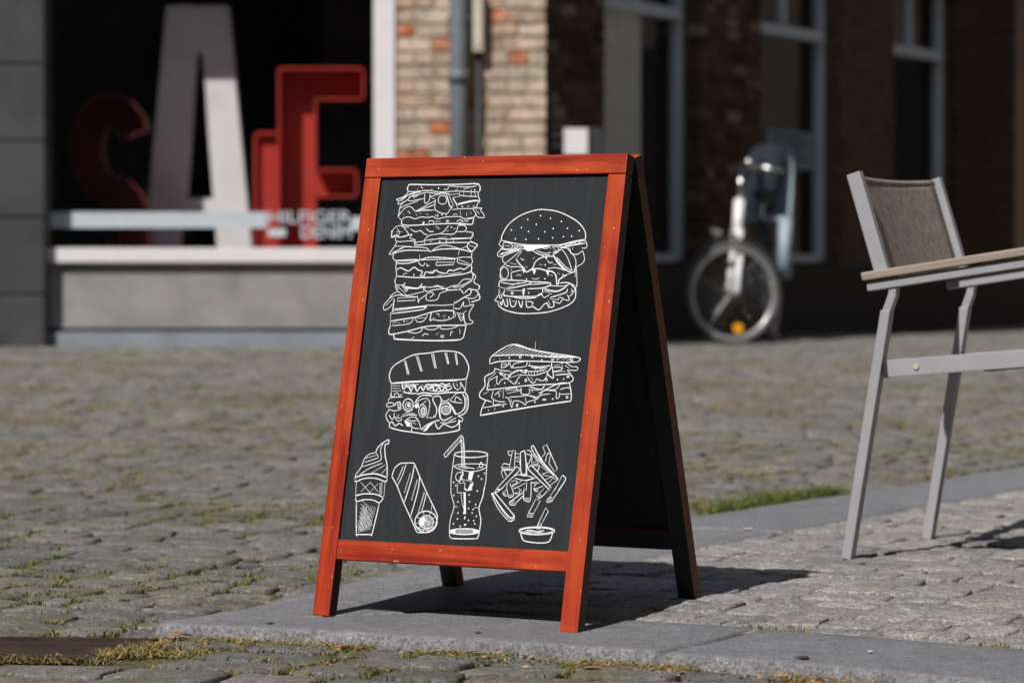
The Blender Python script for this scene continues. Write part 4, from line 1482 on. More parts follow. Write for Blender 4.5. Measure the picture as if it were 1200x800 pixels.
draw('soft ice cream in a wafer cup drawn in white chalk', [
(405, 510, 6.667, '''2 340,35 320,40 260,85 235,135; 2 340,35 335,65 310,75 310,160 325,230 325,320; 235,135 190,145 150,180 125,245 85,300 75,330; 300,50 275,110 280,180 250,205 130,245; 240,140 255,165 240,180 150,210
150,180 240,155; 290,215 180,260 110,310; 310,230 200,295; 325,250 280,300; 2.4 75,328 150,306 240,300 325,330; 2 75,350 85,360 150,335 240,335 310,360 325,345; 75,330 75,350; 325,320 325,345
85,360 80,470; 310,360 300,480; 2.2 80,470 150,455 240,460 295,485; 2 80,490 90,515 150,500 220,505 265,525 295,490; 80,470 80,490; 1.1 - 120,365 190,445 255,375; 1.1 - 120,440 195,365 255,440; 1 - 270,370 268,470
2 85,515 85,765 100,772 190,772 208,765 265,525''' + tick + lat)])
draw('rolled wrap with stripes drawn in white chalk', [
(450, 530, 8, '''2 75,225 100,150 150,105 200,98 270,98 290,115 330,210 400,370 490,560 500,610 480,690 400,745 310,748; 2 75,225 125,315 185,470 245,600 310,748; 210,105 180,200 128,310; 2 285,120 260,250 192,465; 2 335,225 320,350 250,600
400,370 380,460 355,550; 450,490 445,540; g 178,125 186,140 130,264 122,260; g 246,190 252,195 194,382 188,378; g 308,252 318,258 262,452 255,446; g 374,370 386,375 326,570 316,575; 1.1 180,130 125,262; 1.1 248,190 190,380; 1.1 312,255 258,450; 1.1 378,370 318,575
2 o 395,648 104,100; G 405,640 62,52; f 330,640 370,600 400,620 380,640 370,690 340,690; o 400,650 66,62; o 400,672 26,34; - 310,600 345,625; - 370,555 378,592; - 440,550 425,595; - 485,600 455,620; - 495,650 465,655; - 470,705 445,690; - 420,738 410,710; - 370,742 375,708; - 320,715 350,690; - 295,665 335,660
- 300,690 350,720 400,725 450,700; g 320,640 345,620 350,680 330,690; 390,680 405,660''')])
draw('glass of iced soft drink with a bent straw drawn in white chalk', [
(515, 505, 11.43, '''70,320 95,340 275,135; 70,320 75,295 265,85 290,58 315,75 325,130; 1.1 100,310 265,115; - 290,150 300,290 300,480; 2 325,130 335,290 335,470; G 291,95 20,24; f 272,120 310,120 300,155 282,150; g 296,160 322,160 334,460 302,460
2 o 425,310 225,42; 200,310 180,470 160,620 155,743; 650,310 635,480 625,640 605,780; 185,470 300,440 560,440 640,470 550,520 420,540 300,520 185,470; o 560,460 24,26; 250,480 320,470 400,490 470,500; g 260,470 340,460 400,500 330,510; 545,430 565,415 580,450; 500,500 540,480
300,530 310,560 300,630; 1.2 215,610 240,560 300,550; 215,610 230,650 270,680; f 400,540 462,540 432,660 385,650; f 285,600 312,560 300,640 262,698; - 260,700 340,690; - 300,640 380,660; - 300,640 340,690; - 345,690 335,760 380,790; - 245,700 240,800; f 458,690 425,795 372,800 415,705; - 380,660 455,690; 2 - 320,540 318,600
d 525,602 565,640 605,563 192,685 222,728 510,795'''),
(515, 570, 11.43, '''- 240,0 240,80 340,80; 335,10 360,50 445,40; f 325,75 352,75 356,365 318,365 330,300; 290,90 310,260; f 318,260 330,240 332,320; 155,0 160,100 195,230 190,300 150,430 135,560 140,660 160,690
2 605,0 580,140 535,260 535,330 555,450 535,600 515,680 490,695; 2.2 160,690 300,697 490,695; 190,268 245,268; 465,280 535,280; 2.4 o 333,600 195,38; G 333,600 130,28; f 140,600 220,575 215,625; f 528,600 450,575 455,625
d 398,110 248,203 487,237 440,350 250,350 243,430 495,395 460,455 390,450 190,497 195,115 510,60 280,530 475,495 390,290 405,200 452,303; f 335,400 352,392 345,430 330,440; f 330,500 365,495 350,520 332,522''')])
draw('heap of chips and a dip cup with a spoon drawn in white chalk', [
(575, 515, 12, '''- 310,150 350,155 335,390 265,385 310,150; 2 420,180 450,165 485,180 500,470 430,470 420,180; 430,470 435,500 500,505 505,470; g 435,472 500,472 500,500 438,498
2 575,100 610,95 710,280 930,530 935,560; 2 575,100 590,150 700,310 890,500; f 610,98 640,150 730,280 740,320 700,290 650,190
- 735,100 790,70 845,195 940,410 915,435; - 735,100 770,190 720,250; 845,195 800,200 770,310; - 845,200 820,330 900,450; 2 - 790,70 850,200
2 - 75,700 370,375 405,400 400,440 130,710; f 75,700 95,690 160,690 130,712; 2 - 535,390 570,360 590,370 850,670 830,705 535,420 535,390; 2 1010,500 1050,530 1045,580 950,720; - 1010,500 900,715; 2.6 - 1040,585 960,710
170,350 195,335 265,350; 160,380 170,410 320,410; 165,390 260,390; 245,160 300,160; 245,160 260,215 300,215; 150,460 180,540; 2.4 - 190,430 225,510; 150,460 170,430 310,430; 170,350 160,380
355,190 410,200; 350,260 420,275; 355,240 410,240; 360,300 410,310 410,350; 510,145 560,160 580,210 580,350; 500,200 570,230 530,350; 515,320 510,500; 2 520,330 520,400
590,200 670,330 600,350; 590,360 680,370; 640,300 600,330; 690,370 670,440; - 710,370 830,470; - 720,480 800,460; - 740,500 870,520; - 770,560 870,515 930,570 840,640; 820,600 880,540; 2 - 690,350 660,450; - 760,470 740,500
340,510 400,490 600,530 480,570 340,540; 2 490,580 630,540; 290,590 350,570; - 300,640 330,690 490,610; - 310,660 440,580; 2 510,600 500,720; 2 570,590 570,720; 580,590 600,610 650,590; 2 - 270,610 310,710; 240,620 220,700; 610,660 640,620 690,600; 2 - 620,700 740,650; 600,680 640,700; 350,580 380,600 300,640; 390,680 440,720'''),
(575, 570, 11.43, '''2 65,50 75,75 170,10; 160,80 190,120 230,120; 215,20 240,130 265,145 310,110 290,30; 165,75 210,50; G 270,115 22,16; 255,200 260,240 320,245 340,220 450,110; 2 255,200 290,180 440,70; 290,185 330,190; G 290,215 26,20; f 350,200 430,120 445,115 345,215
450,20 440,150 470,190 530,190 545,20; 445,150 520,155; G 490,172 32,13; 580,30 610,65 640,50; 620,120 650,155 690,130 770,50; - 620,120 720,20; 650,100 690,120; G 655,128 18,14; G 605,35 22,18; G 190,95 18,16; G 345,85 18,12; 320,90 380,90 390,50
755,180 760,210 830,190; 755,180 790,145 830,150; - 790,145 880,0; 2.4 - 840,160 950,0; 2 830,190 845,150; G 793,175 28,18
2 - 10,90 60,80 320,390 315,440 270,465 240,460; 240,460 100,290 10,90; 2 20,90 130,260 260,410 320,390; 260,410 265,460; G 292,428 20,20; 1.2 30,110 140,290 250,440; f 10,85 35,85 80,180 60,170
- 605,165 665,190 575,360; - 605,165 510,350 490,400 560,405 575,360 510,350; G 535,378 24,14; - 740,280 775,330 685,495; - 740,280 640,490 610,560; - 640,490 685,495 660,570 610,560; G 648,530 22,28
2 o 620,590 240,52; 1.2 o 620,588 215,38; 2 400,610 425,690 470,730 650,752 770,740 810,690 830,620; 450,600 520,580 620,600 720,580; 480,612 560,600 680,612; g 470,600 560,575 600,600 520,612; g 640,605 700,580 720,600 680,612''')])

# ------------------------------------------------------------------ garden chair
M['alu'] = simple('grey_powder_coat', (0.3, 0.3, 0.315), 0.45, 0.0, var=0.05, scale=20, bstr=0.02)
M['steel'] = simple('bolt_steel', (0.6, 0.54, 0.42), 0.4, 0.3, var=0.1)


def teak_mat():
    m, nt, b = mat('weathered_teak')
    v = coords(nt, 'obj', (3, 60, 60))
    g = noise_tex(nt, v, 1.0, 6, 0.65, 0.4)
    nt.links.new(ramp(nt, g, [(0.25, (0.17, 0.13, 0.105)), (0.55, (0.34, 0.27, 0.225)), (0.8, (0.42, 0.35, 0.3))]), b.inputs['Base Color'])
    b.inputs['Roughness'].default_value = 0.8
    bump(nt, b, g, 0.3, 0.002)
    return m


def sling_mat():
    m, nt, b = mat('brown_woven_sling')
    v = coords(nt, 'obj', (190, 190, 5))
    a = noise_tex(nt, v, 1.0, 3, 0.6)
    v2 = coords(nt, 'obj', (300, 300, 300))
    wv = nd(nt, 'ShaderNodeTexWave', wave_type='BANDS', bands_direction='Z')
    wv.inputs['Scale'].default_value = 1.0
    nt.links.new(v2, wv.inputs['Vector'])
    c = ramp(nt, a, [(0.34, (0.18, 0.148, 0.124)), (0.5, (0.31, 0.262, 0.225)), (0.66, (0.44, 0.385, 0.335))])
    c = mix(nt, 0.3, c, wv.outputs['Color'], 'MULTIPLY')
    nt.links.new(c, b.inputs['Base Color'])
    b.inputs['Roughness'].default_value = 0.7
    bump(nt, b, a, 0.3, 0.001)
    return m


M['teak'], M['sling'] = teak_mat(), sling_mat()
cf0 = at_z(994, 654, 0.02)                 # rear foot nearer the camera
cf1 = at_z(1088, 631, 0.02)                # rear foot farther away
bdir = (cf1 - cf0); CWID = bdir.length; bdir.normalize()
fdir = Vector((bdir.y, -bdir.x, 0))
CM = Matrix((fdir, bdir, UP)).transposed().to_4x4()
CM.translation = cf0
chair = root('garden_chair', cf0, 'grey metal garden armchair with brown woven back and weathered wooden armrests', 'chair')


def local_z(px, py, a, b):
    """chair-local height at chair-local (a,b) for the pixel row py"""
    w = CM @ Vector((a, b, 0))
    return at_y(px, py, w.y).z - cf0.z


def bar(name, p0, p1, w, d, material, bev=0.0025, side=Vector((0, 1, 0))):
    """rectangular bar between chair-local points; w = width across `side`, d = the other thickness"""
    p0, p1 = Vector(p0), Vector(p1)
    x = (p1 - p0); L = x.length; x.normalize()
    y = (side - x * side.dot(x)).normalized()
    z = x.cross(y)
    bm = bmesh.new()
    box_bm(bm, 0, L, -w / 2, w / 2, -d / 2, d / 2, bev)
    mm = Matrix((x, y, z)).transposed().to_4x4(); mm.translation = p0
    return link_mesh(name, bm_mesh(name, bm), material, chair, CM @ mm)


Z_ARM0 = local_z(1030, 341, 0.09, 0)       # underside of the arm rail at its rear end
ARM_S = math.tan(R(8.5))
def arm_z(a): return Z_ARM0 + (a - 0.05) * ARM_S
SEAT_Z = local_z(1050, 432, 0.12, 0)
for b_, inn in ((0.0, 1), (CWID, -1)):
    # rear leg: straight raked tube, then a short upright neck up to the arm
    bar('leg', (0.0, b_, 0.0), (0.085, b_, 0.52), 0.030, 0.021, M['alu'])
    bar('leg_neck', (0.084, b_, 0.514), (0.0995, b_, 0.556), 0.024, 0.017, M['alu'])
    bar('leg_neck', (0.0985, b_, 0.551), (0.100, b_, arm_z(0.104) + 0.004), 0.0235, 0.0165, M['alu'])
    # front leg
    bar('leg', (0.56, b_, 0.0), (0.50, b_, arm_z(0.50) + 0.002), 0.030, 0.021, M['alu'])
    # arm: metal rail with a wooden strip above on spacers
    bar('arm_rail', (0.045, b_, arm_z(0.045) + 0.010), (0.55, b_, arm_z(0.55) + 0.010), 0.032, 0.019, M['alu'])
    bar('armrest', (0.036, b_, arm_z(0.036) + 0.032), (0.56, b_, arm_z(0.56) + 0.032), 0.052, 0.017, M['teak'], 0.004)
    for a in (0.08, 0.28, 0.50):
        bar('spacer', (a, b_, arm_z(a) + 0.018), (a, b_, arm_z(a) + 0.026), 0.018, 0.018, M['black'], 0.0)
    # seat rail
    s0 = (0.088, b_ + inn * 0.0, SEAT_Z); s1 = (0.52, b_ + inn * 0.0, SEAT_Z + 0.43 * math.tan(R(5)))
    bar('seat_rail', s0, s1, 0.022, 0.036, M['alu'])
    bar('end_cap', (0.080, b_, SEAT_Z - 0.0008), (0.0895, b_, SEAT_Z), 0.024, 0.038, M['black'], 0.002)
    bm = bmesh.new()
    tube_bm(bm, [(0.152, b_ - inn * 0.008, SEAT_Z + 0.006), (0.152, b_ - inn * 0.0145, SEAT_Z + 0.006)], 0.0065, 10)
    link_mesh('bolt', bm_mesh('bolt', bm), M['steel'], chair, CM)
    # back post
    Z_TOP = local_z(1010, 203, 0.0, 0)
    zb = arm_z(0.072) + 0.036
    bar('back_post', (0.084, b_, zb - 0.03), (0.012, b_, Z_TOP), 0.022, 0.030, M['alu'])
for a in (0.30, 0.46):
    zz = SEAT_Z + (a - 0.088) * math.tan(R(5)) - 0.012
    bar('cross_bar', (a, 0.011, zz), (a, CWID - 0.011, zz), 0.02, 0.02, M['alu'], 0.002, Vector((1, 0, 0)))


def sling(name, rows, sag_dir, sag, thick=0.003):
    """cloth stretched between the two side frames; rows = chair-local (a,z) from one end to the other"""
    nB = 16
    V, F = [], []
    for a, z in rows:
        for k in range(nB + 1):
            t = k / nB
            s = sag * (1 - (2 * t - 1) ** 2)
            V.append((a + sag_dir[0] * s, 0.010 + (CWID - 0.020) * t, z + sag_dir[1] * s))
    n = nB + 1
    for i in range(len(rows) - 1):
        for k in range(nB): F.append((i * n + k, i * n + k + 1, (i + 1) * n + k + 1, (i + 1) * n + k))
    me = new_mesh(name, V, F, True)
    o = link_mesh(name, me, M['sling'], chair, CM)
    md = o.modifiers.new('thickness', 'SOLIDIFY'); md.thickness = thick; md.offset = 0
    return o


zb = arm_z(0.08)
rows = []
for k in range(13):
    t = k / 12
    rows.append((0.075 + (0.012 - 0.075) * t, zb + 0.03 + (Z_TOP - 0.037 - zb) * t))
# the rolled hem at the top
sl = sling('back_sling', rows, (-0.9, -0.35), 0.016)
hem = []
for k in range(17):
    t = k / 16
    s = 0.016 * (1 - (2 * t - 1) ** 2)
    hem.append((0.012 - 0.9 * s - 0.003, 0.010 + (CWID - 0.02) * t, Z_TOP - 0.010 - 0.35 * s))
bm = bmesh.new(); tube_bm(bm, hem, 0.0075, 8)
link_mesh('back_hem', bm_mesh('back_hem', bm, True), M['sling'], chair, CM)
rows = [(0.14 + 0.36 * k / 8, SEAT_Z - 0.002 + (0.052 + 0.36 * k / 8) * math.tan(R(5))) for k in range(9)]
sling('seat_sling', rows, (0, -1), 0.008)

# ------------------------------------------------------------------ bicycle and child seat
M['bike_white'] = simple('white_bicycle_paint', (0.78, 0.78, 0.78), 0.3, var=0.04, bstr=0)
M['bike_dark'] = simple('dark_bicycle_paint', (0.035, 0.04, 0.045), 0.4, var=0.1, bstr=0)
M['chrome'] = simple('bicycle_chrome', (0.72, 0.72, 0.72), 0.25, 1.0, var=0.05, bstr=0)
M['rim'] = simple('aluminium_rim', (0.6, 0.6, 0.6), 0.35, 0.7, var=0.05, bstr=0)
M['tyre'] = simple('worn_grey_tyre', (0.12, 0.12, 0.12), 0.8, var=0.1, bstr=0)
M['orange'] = simple('orange_reflector', (0.95, 0.4, 0.02), 0.3, var=0.05, bstr=0)
M['red'] = simple('red_reflector', (0.5, 0.02, 0.02), 0.3, var=0.05, bstr=0)
M['seat_shell'] = simple('grey_blue_plastic', (0.27, 0.33, 0.37), 0.5, var=0.08, bstr=0)
M['guard'] = simple('pale_coat_guard', (0.4, 0.41, 0.42), 0.5, var=0.08, bstr=0)

BG = 0.126
WR = 0.325
hub = at_y(859, 344, 20.2); hub.z = BG + WR
heading = Vector((-math.sin(R(17)), -math.cos(R(17)), 0))   # frame points towards the camera
steer_a = math.atan2(heading.y, heading.x) - R(52)
wh = Vector((math.cos(steer_a), math.sin(steer_a), 0))  # steered wheel direction
ax = Vector((-wh.y, wh.x, 0))
if ax.y > 0: ax = -ax                                # towards the camera
lean = Matrix.Rotation(R(4), 3, heading)
bike = root('bicycle', (hub.x, hub.y, BG), 'bicycle with white fork and front wheel turned sideways parked at the shaded house', 'bicycle')


def wheel(c, wdir, axle, parent):
    up_ = wdir.cross(axle).normalized()
    if up_.z < 0: up_ = -up_
    def pt(a, r, o=0.0): return c + (wdir * math.cos(a) + up_ * math.sin(a)) * r + axle * o
    ty = tube('tyre', [pt(k * 2 * math.pi / 48, WR - 0.018) for k in range(48)], 0.018, M['tyre'], parent, 10, True)
    bm = bmesh.new()
    prof = [(WR - 0.030, -0.012), (WR - 0.046, -0.012), (WR - 0.052, 0.0), (WR - 0.046, 0.012), (WR - 0.030, 0.012)]
    rings = [[bm.verts.new(pt(k * 2 * math.pi / 48, r, o)) for r, o in prof] for k in range(48)]
    for k in range(48):
        A, B = rings[k], rings[(k + 1) % 48]
        for j in range(4): bm.faces.new((A[j], A[j + 1], B[j + 1], B[j]))
        bm.faces.new((A[4], A[0], B[0], B[4]))
    rm = link_mesh('rim', bm_mesh('rim', bm, True), M['rim'], parent)
    bm = bmesh.new()
    for k in range(28):
        a = k * 2 * math.pi / 28
        tube_bm(bm, [pt(a + 0.25 * (1 if k % 4 < 2 else -1), 0.02, 0.03 * (1 if k % 2 else -1)), pt(a, WR - 0.05)], 0.0014, 4)
    link_mesh('spokes', bm_mesh('spokes', bm), M['chrome'], parent)
    tube('hub', [c - axle * 0.05, c + axle * 0.05], 0.02, M['chrome'], parent, 12)
    return pt


wpt = wheel(hub, wh, ax, bike)
o = wpt(R(-98), 0.225, 0.012)
bm = bmesh.new()
tube_bm(bm, [o - ax * 0.006, o + ax * 0.006], 0.034, 12)
link_mesh('spoke_reflector', bm_mesh('spoke_reflector', bm), M['orange'], bike)
# head tube leans back along the frame
back = -heading
head_lo = hub + UP * 0.39 + back * 0.11
head_hi = hub + UP * 0.60 + back * 0.18
tube('head_tube', [head_lo - UP * 0.02, head_hi], 0.034, M['bike_white'], bike, 12)
bm = bmesh.new()
for s in (-1, 1):
    tube_bm(bm, [Vector(p) for p in cat_rom([head_lo + ax * 0.045 * s, head_lo + ax * 0.055 * s - UP * 0.10 + (hub - head_lo) * 0.12, hub + ax * 0.058 * s + UP * 0.14 - wh * 0.01, hub + ax * 0.058 * s], 4)], 0.019, 8)
tube_bm(bm, [head_lo - ax * 0.055, head_lo + ax * 0.055], 0.026, 8)
link_mesh('fork', bm_mesh('fork', bm, True), M['bike_white'], bike)
fg = [wpt(R(20 + 10 * k), WR + 0.018) for k in range(15)]
tube('mudguard', fg, 0.014, M['bike_dark'], bike, 8)
stem_top = head_hi + UP * 0.20 + back * 0.04
tube('stem', [head_hi, stem_top], 0.014, M['chrome'], bike, 10)
bar_l = [stem_top - ax * 0.30 - wh * 0.20 - UP * 0.03, stem_top - ax * 0.27 - wh * 0.06, stem_top - ax * 0.1 + UP * 0.02 + wh * 0.04, stem_top + wh * 0.05, stem_top + ax * 0.1 + UP * 0.02 + wh * 0.04, stem_top + ax * 0.27 - wh * 0.06, stem_top + ax * 0.30 - wh * 0.20 - UP * 0.03]
hb = tube('handlebar', cat_rom(bar_l, 5), 0.0125, M['chrome'], bike, 10)
for s in (0, -1):
    a, b = bar_l[s], bar_l[1 if s == 0 else -2]
    tube('grip', [a, a.lerp(b, 0.75)], 0.018, M['black'], bike, 10)
bell = stem_top + ax * 0.16 + UP * 0.04 + wh * 0.02
bm = bmesh.new(); bmesh.ops.create_uvsphere(bm, u_segments=12, v_segments=8, radius=0.03, matrix=Matrix.Translation(bell))
link_mesh('bell', bm_mesh('bell', bm, True), M['chrome'], bike)
lamp = head_lo + UP * 0.0 + wh * 0.16
bm = bmesh.new(); tube_bm(bm, [lamp - wh * 0.05, lamp, lamp + wh * 0.03], [0.015, 0.03, 0.036], 12)
link_mesh('headlamp', bm_mesh('headlamp', bm, True), M['chrome'], bike)
# frame
bb = hub + back * 0.66 - UP * 0.04
rear = hub + back * 1.10
seat_lo = bb
seat_hi = bb + back * 0.17 + UP * 0.52
tube('down_tube', cat_rom([head_lo, hub + back * 0.36 + UP * 0.10, bb], 6), 0.022, M['bike_dark'], bike, 10)
tube('top_tube', cat_rom([head_hi - UP * 0.05, hub + back * 0.42 + UP * 0.24, bb.lerp(seat_hi, 0.35)], 6), 0.018, M['bike_dark'], bike, 10)
tube('seat_tube', [bb, seat_hi], 0.018, M['bike_dark'], bike, 10)
tube('seat_post', [seat_hi, seat_hi + UP * 0.16 + back * 0.04], 0.014, M['chrome'], bike, 10)
side_f = Vector((-heading.y, heading.x, 0))
for s in (-1, 1):
    tube('chain_stay', [bb + side_f * 0.03 * s, rear + side_f * 0.06 * s], 0.011, M['bike_dark'], bike, 8)
    tube('seat_stay', [seat_hi + side_f * 0.02 * s, rear + side_f * 0.06 * s], 0.010, M['bike_dark'], bike, 8)
wheel(rear, heading, side_f, bike)
tube('mudguard', [rear + (heading * math.cos(R(20 + 12 * k)) + UP * math.sin(R(20 + 12 * k))) * (WR + 0.018) for k in range(14)], 0.014, M['bike_dark'], bike, 8)
sd = seat_hi + UP * 0.17 + back * 0.05
bm = bmesh.new()
ring = [(0.14, 0.022), (0.06, 0.035), (-0.03, 0.075), (-0.10, 0.095), (-0.13, 0.07)]
top, bot = [], []
V = []
for f_, w in ring:
    V.append([bm.verts.new(sd + heading * f_ + side_f * w * k + UP * (0.02 * (1 - k * k) if f_ > -0.05 else 0.035 * (1 - 0.5 * k * k))) for k in (-1, -0.5, 0, 0.5, 1)] + [bm.verts.new(sd + heading * f_ + side_f * w * k * 0.8 - UP * 0.035) for k in (1, 0, -1)])
for i in range(len(V) - 1):
    for k in range(8): bm.faces.new((V[i][k], V[i][(k + 1) % 8], V[i + 1][(k + 1) % 8], V[i + 1][k]))
bm.faces.new(V[0]); bm.faces.new(V[-1][::-1])
link_mesh('saddle', bm_mesh('saddle', bm, True), M['black'], bike)
# coat guard over the rear wheel, rack, pedals, stand
bm = bmesh.new()
gc = [rear + side_f * 0.05 + (heading * math.cos(a) + UP * math.sin(a)) * r for a, r in ((R(10), .1), (R(10), .30), (R(40), .31), (R(75), .31), (R(110), .31), (R(110), .1))]
f = bm.faces.new([bm.verts.new(p) for p in gc])
bmesh.ops.solidify(bm, geom=[f], thickness=0.004)
link_mesh('coat_guard', bm_mesh('coat_guard', bm), M['guard'], bike)
rack_z = BG + 2 * WR + 0.06
bm = bmesh.new()
for s in (-1, 1):
    a = Vector((rear.x, rear.y, rack_z)) + side_f * 0.06 * s
    tube_bm(bm, [a + heading * 0.22, a - heading * 0.22], 0.007, 6)
    tube_bm(bm, [rear + side_f * 0.065 * s, a - heading * 0.12], 0.006, 6)
for k in (-0.2, 0, 0.2):
    a = Vector((rear.x, rear.y, rack_z)) + heading * k
    tube_bm(bm, [a - side_f * 0.06, a + side_f * 0.06], 0.005, 6)
link_mesh('luggage_rack', bm_mesh('luggage_rack', bm, True), M['bike_dark'], bike)
bm = bmesh.new()
tube_bm(bm, [bb - side_f * 0.07, bb + side_f * 0.07], 0.012, 8)
for s in (-1, 1):
    e = bb + side_f * 0.07 * s + (heading * 0.11 - UP * 0.13) * s
    tube_bm(bm, [bb + side_f * 0.07 * s, e], 0.010, 6)
    box_bm(bm, -0.045, 0.045, -0.03, 0.03, -0.012, 0.012, 0.003, Matrix.Translation(e + side_f * 0.05 * s))
link_mesh('crank', bm_mesh('crank', bm), M['black'], bike)
k0 = bb + back * 0.12 - UP * 0.0
tube('kickstand', [k0, Vector((k0.x, k0.y, BG)) - side_f * 0.14 * (1 if side_f.dot(en) < 0 else -1)], 0.008, M['chrome'], bike, 8)

# child seat on the rack
cs0 = Vector((rear.x, rear.y, rack_z + 0.012)) + heading * 0.06
cseat = root('child_seat', cs0, 'grey blue plastic child seat with dark straps mounted behind the bicycle saddle', 'child seat')


def shell(name, rows, thick, material):
    """rows: list of (forward, up, half width, curl forward at the sides)"""
    V, F = [], []
    nK = 8
    for f_, u_, w, c in rows:
        for k in range(nK + 1):
            t = 2 * k / nK - 1
            V.append(cs0 + heading * (f_ + c * abs(t) ** 2.5) + side_f * w * t + UP * u_)
    for i in range(len(rows) - 1):
        for k in range(nK): F.append((i * (nK + 1) + k, i * (nK + 1) + k + 1, (i + 1) * (nK + 1) + k + 1, (i + 1) * (nK + 1) + k))
    o = link_mesh(name, new_mesh(name, V, F, True), material, cseat)
    md = o.modifiers.new('thickness', 'SOLIDIFY'); md.thickness = thick
    return o


shell('back_shell', [(-0.02, 0.06, 0.15, 0.08), (-0.06, 0.12, 0.165, 0.13), (-0.09, 0.25, 0.165, 0.13), (-0.12, 0.40, 0.16, 0.11), (-0.14, 0.50, 0.15, 0.10), (-0.15, 0.56, 0.125, 0.07), (-0.155, 0.595, 0.085, 0.03), (-0.157, 0.605, 0.04, 0.0)], 0.012, M['seat_shell'])
shell('seat_pan', [(-0.06, 0.10, 0.15, 0.0), (0.05, 0.085, 0.16, 0.0), (0.15, 0.09, 0.16, 0.0), (0.19, 0.07, 0.15, 0.0)], 0.02, M['seat_shell'])
for s in (-1, 1):
    tube('strap', [cs0 + heading * -0.115 + side_f * 0.075 * s + UP * 0.48, cs0 + heading * -0.05 + side_f * 0.06 * s + UP * 0.30, cs0 + heading * 0.02 + side_f * 0.01 * s + UP * 0.14], 0.018, M['black'], cseat, 6)
    bm = bmesh.new()
    c0 = cs0 + side_f * 0.15 * s + heading * 0.15
    tube_bm(bm, [c0 + UP * 0.09, c0 - UP * 0.12 + heading * 0.04, c0 - UP * 0.30 + heading * 0.02], [0.05, 0.042, 0.05], 8)
    link_mesh('leg_guard', bm_mesh('leg_guard', bm, True), M['seat_shell'], cseat)
tube('mounting_bar', [cs0 + UP * -0.006 + heading * 0.1, cs0 + UP * 0.09], 0.014, M['black'], cseat, 8)

# ------------------------------------------------------------------ rusty drain cover
def rust_mat():
    m, nt, b = mat('rusty_iron')
    v = coords(nt)
    a = noise_tex(nt, v, 14, 5, 0.7)
    nt.links.new(ramp(nt, a, [(0.3, (0.022, 0.015, 0.012)), (0.55, (0.05, 0.028, 0.02)), (0.75, (0.085, 0.045, 0.028))]), b.inputs['Base Color'])
    b.inputs['Roughness'].default_value = 0.8
    b.inputs['Metallic'].default_value = 0.3
    bump(nt, b, noise_tex(nt, v, 90, 4), 0.6, 0.003)
    return m


M['rust'] = rust_mat()
dA, dB, dC, dD = [Vector((p[0], p[1], 0)) for p in DR_C]
dbase = (dA + dB + dC + dD) / 4
drain = root('drain_cover', (dbase.x, dbase.y, -0.03), 'rusty brown iron drain cover set in the cobbles beside the kerb corner', 'drain')
quad_prism('plate', [dD, dC, dB, dA], -0.09, -0.030, M['rust'], drain)
for k, (t0, t1, z) in enumerate(((0.0, 0.09, -0.019), (0.14, 0.24, -0.0225), (0.9, 0.985, -0.022))):
    L0, L1 = dA.lerp(dD, t0), dA.lerp(dD, t1)
    R0, R1_ = dB.lerp(dC, t0), dB.lerp(dC, t1)
    quad_prism('ridge', [L1, R1_, R0, L0], -0.05, z, M['rust'], drain)

# ------------------------------------------------------------------ grass, moss and dry litter
def blade_mat():
    m, nt, b = mat('grass_blades')
    at = nd(nt, 'ShaderNodeAttribute', attribute_name='tint')
    c = ramp(nt, at.outputs['Fac'], [(0.0, (0.03, 0.075, 0.015)), (0.3, (0.075, 0.12, 0.022)), (0.55, (0.17, 0.16, 0.04)), (0.8, (0.33, 0.22, 0.1)), (1.0, (0.42, 0.26, 0.13))])
    nt.links.new(c, b.inputs['Base Color'])
    b.inputs['Roughness'].default_value = 0.6
    b.inputs['Specular IOR Level'].default_value = 0.2
    b.inputs['Subsurface Weight'].default_value = 0.0
    return m


M['blade'] = blade_mat()


class Blades:
    def __init__(self): self.V, self.F, self.T = [], [], []

    def blade(self, x, y, z, h, w, ang, bend, t):
        dx, dy = math.cos(ang), math.sin(ang)
        k = len(self.V)
        a2 = ang + math.pi / 2 + random.uniform(-.6, .6)
        wx, wy = math.cos(a2) * w / 2, math.sin(a2) * w / 2
        mx, my, mz = x + dx * bend * 0.35, y + dy * bend * 0.35, z + h * 0.6
        self.V += [(x - wx, y - wy, z), (x + wx, y + wy, z), (mx + wx * .8, my + wy * .8, mz), (mx - wx * .8, my - wy * .8, mz), (x + dx * bend, y + dy * bend, z + h)]
        self.F += [(k, k + 1, k + 2, k + 3), (k + 3, k + 2, k + 4)]
        self.T += [t] * 5

    def tuft(self, x, y, z, n, h, spread, tint, flat=0.5):
        for _ in range(n):
            a = random.uniform(0, 2 * math.pi)
            r = random.random() ** 0.7 * spread
            hh = h * random.uniform(0.4, 1.15)
            self.blade(x + math.cos(a) * r, y + math.sin(a) * r, z, hh, random.uniform(0.0018, 0.0036), a + random.uniform(-1, 1), hh * random.uniform(0.2, 1.6) * flat * 2, min(1, max(0, tint + random.gauss(0, 0.13))))

    def build(self, name, label, cat):
        o = link_mesh(name, new_mesh(name, self.V, self.F, False, self.T), M['blade'])
        return tag(o, label, cat, kind='stuff')


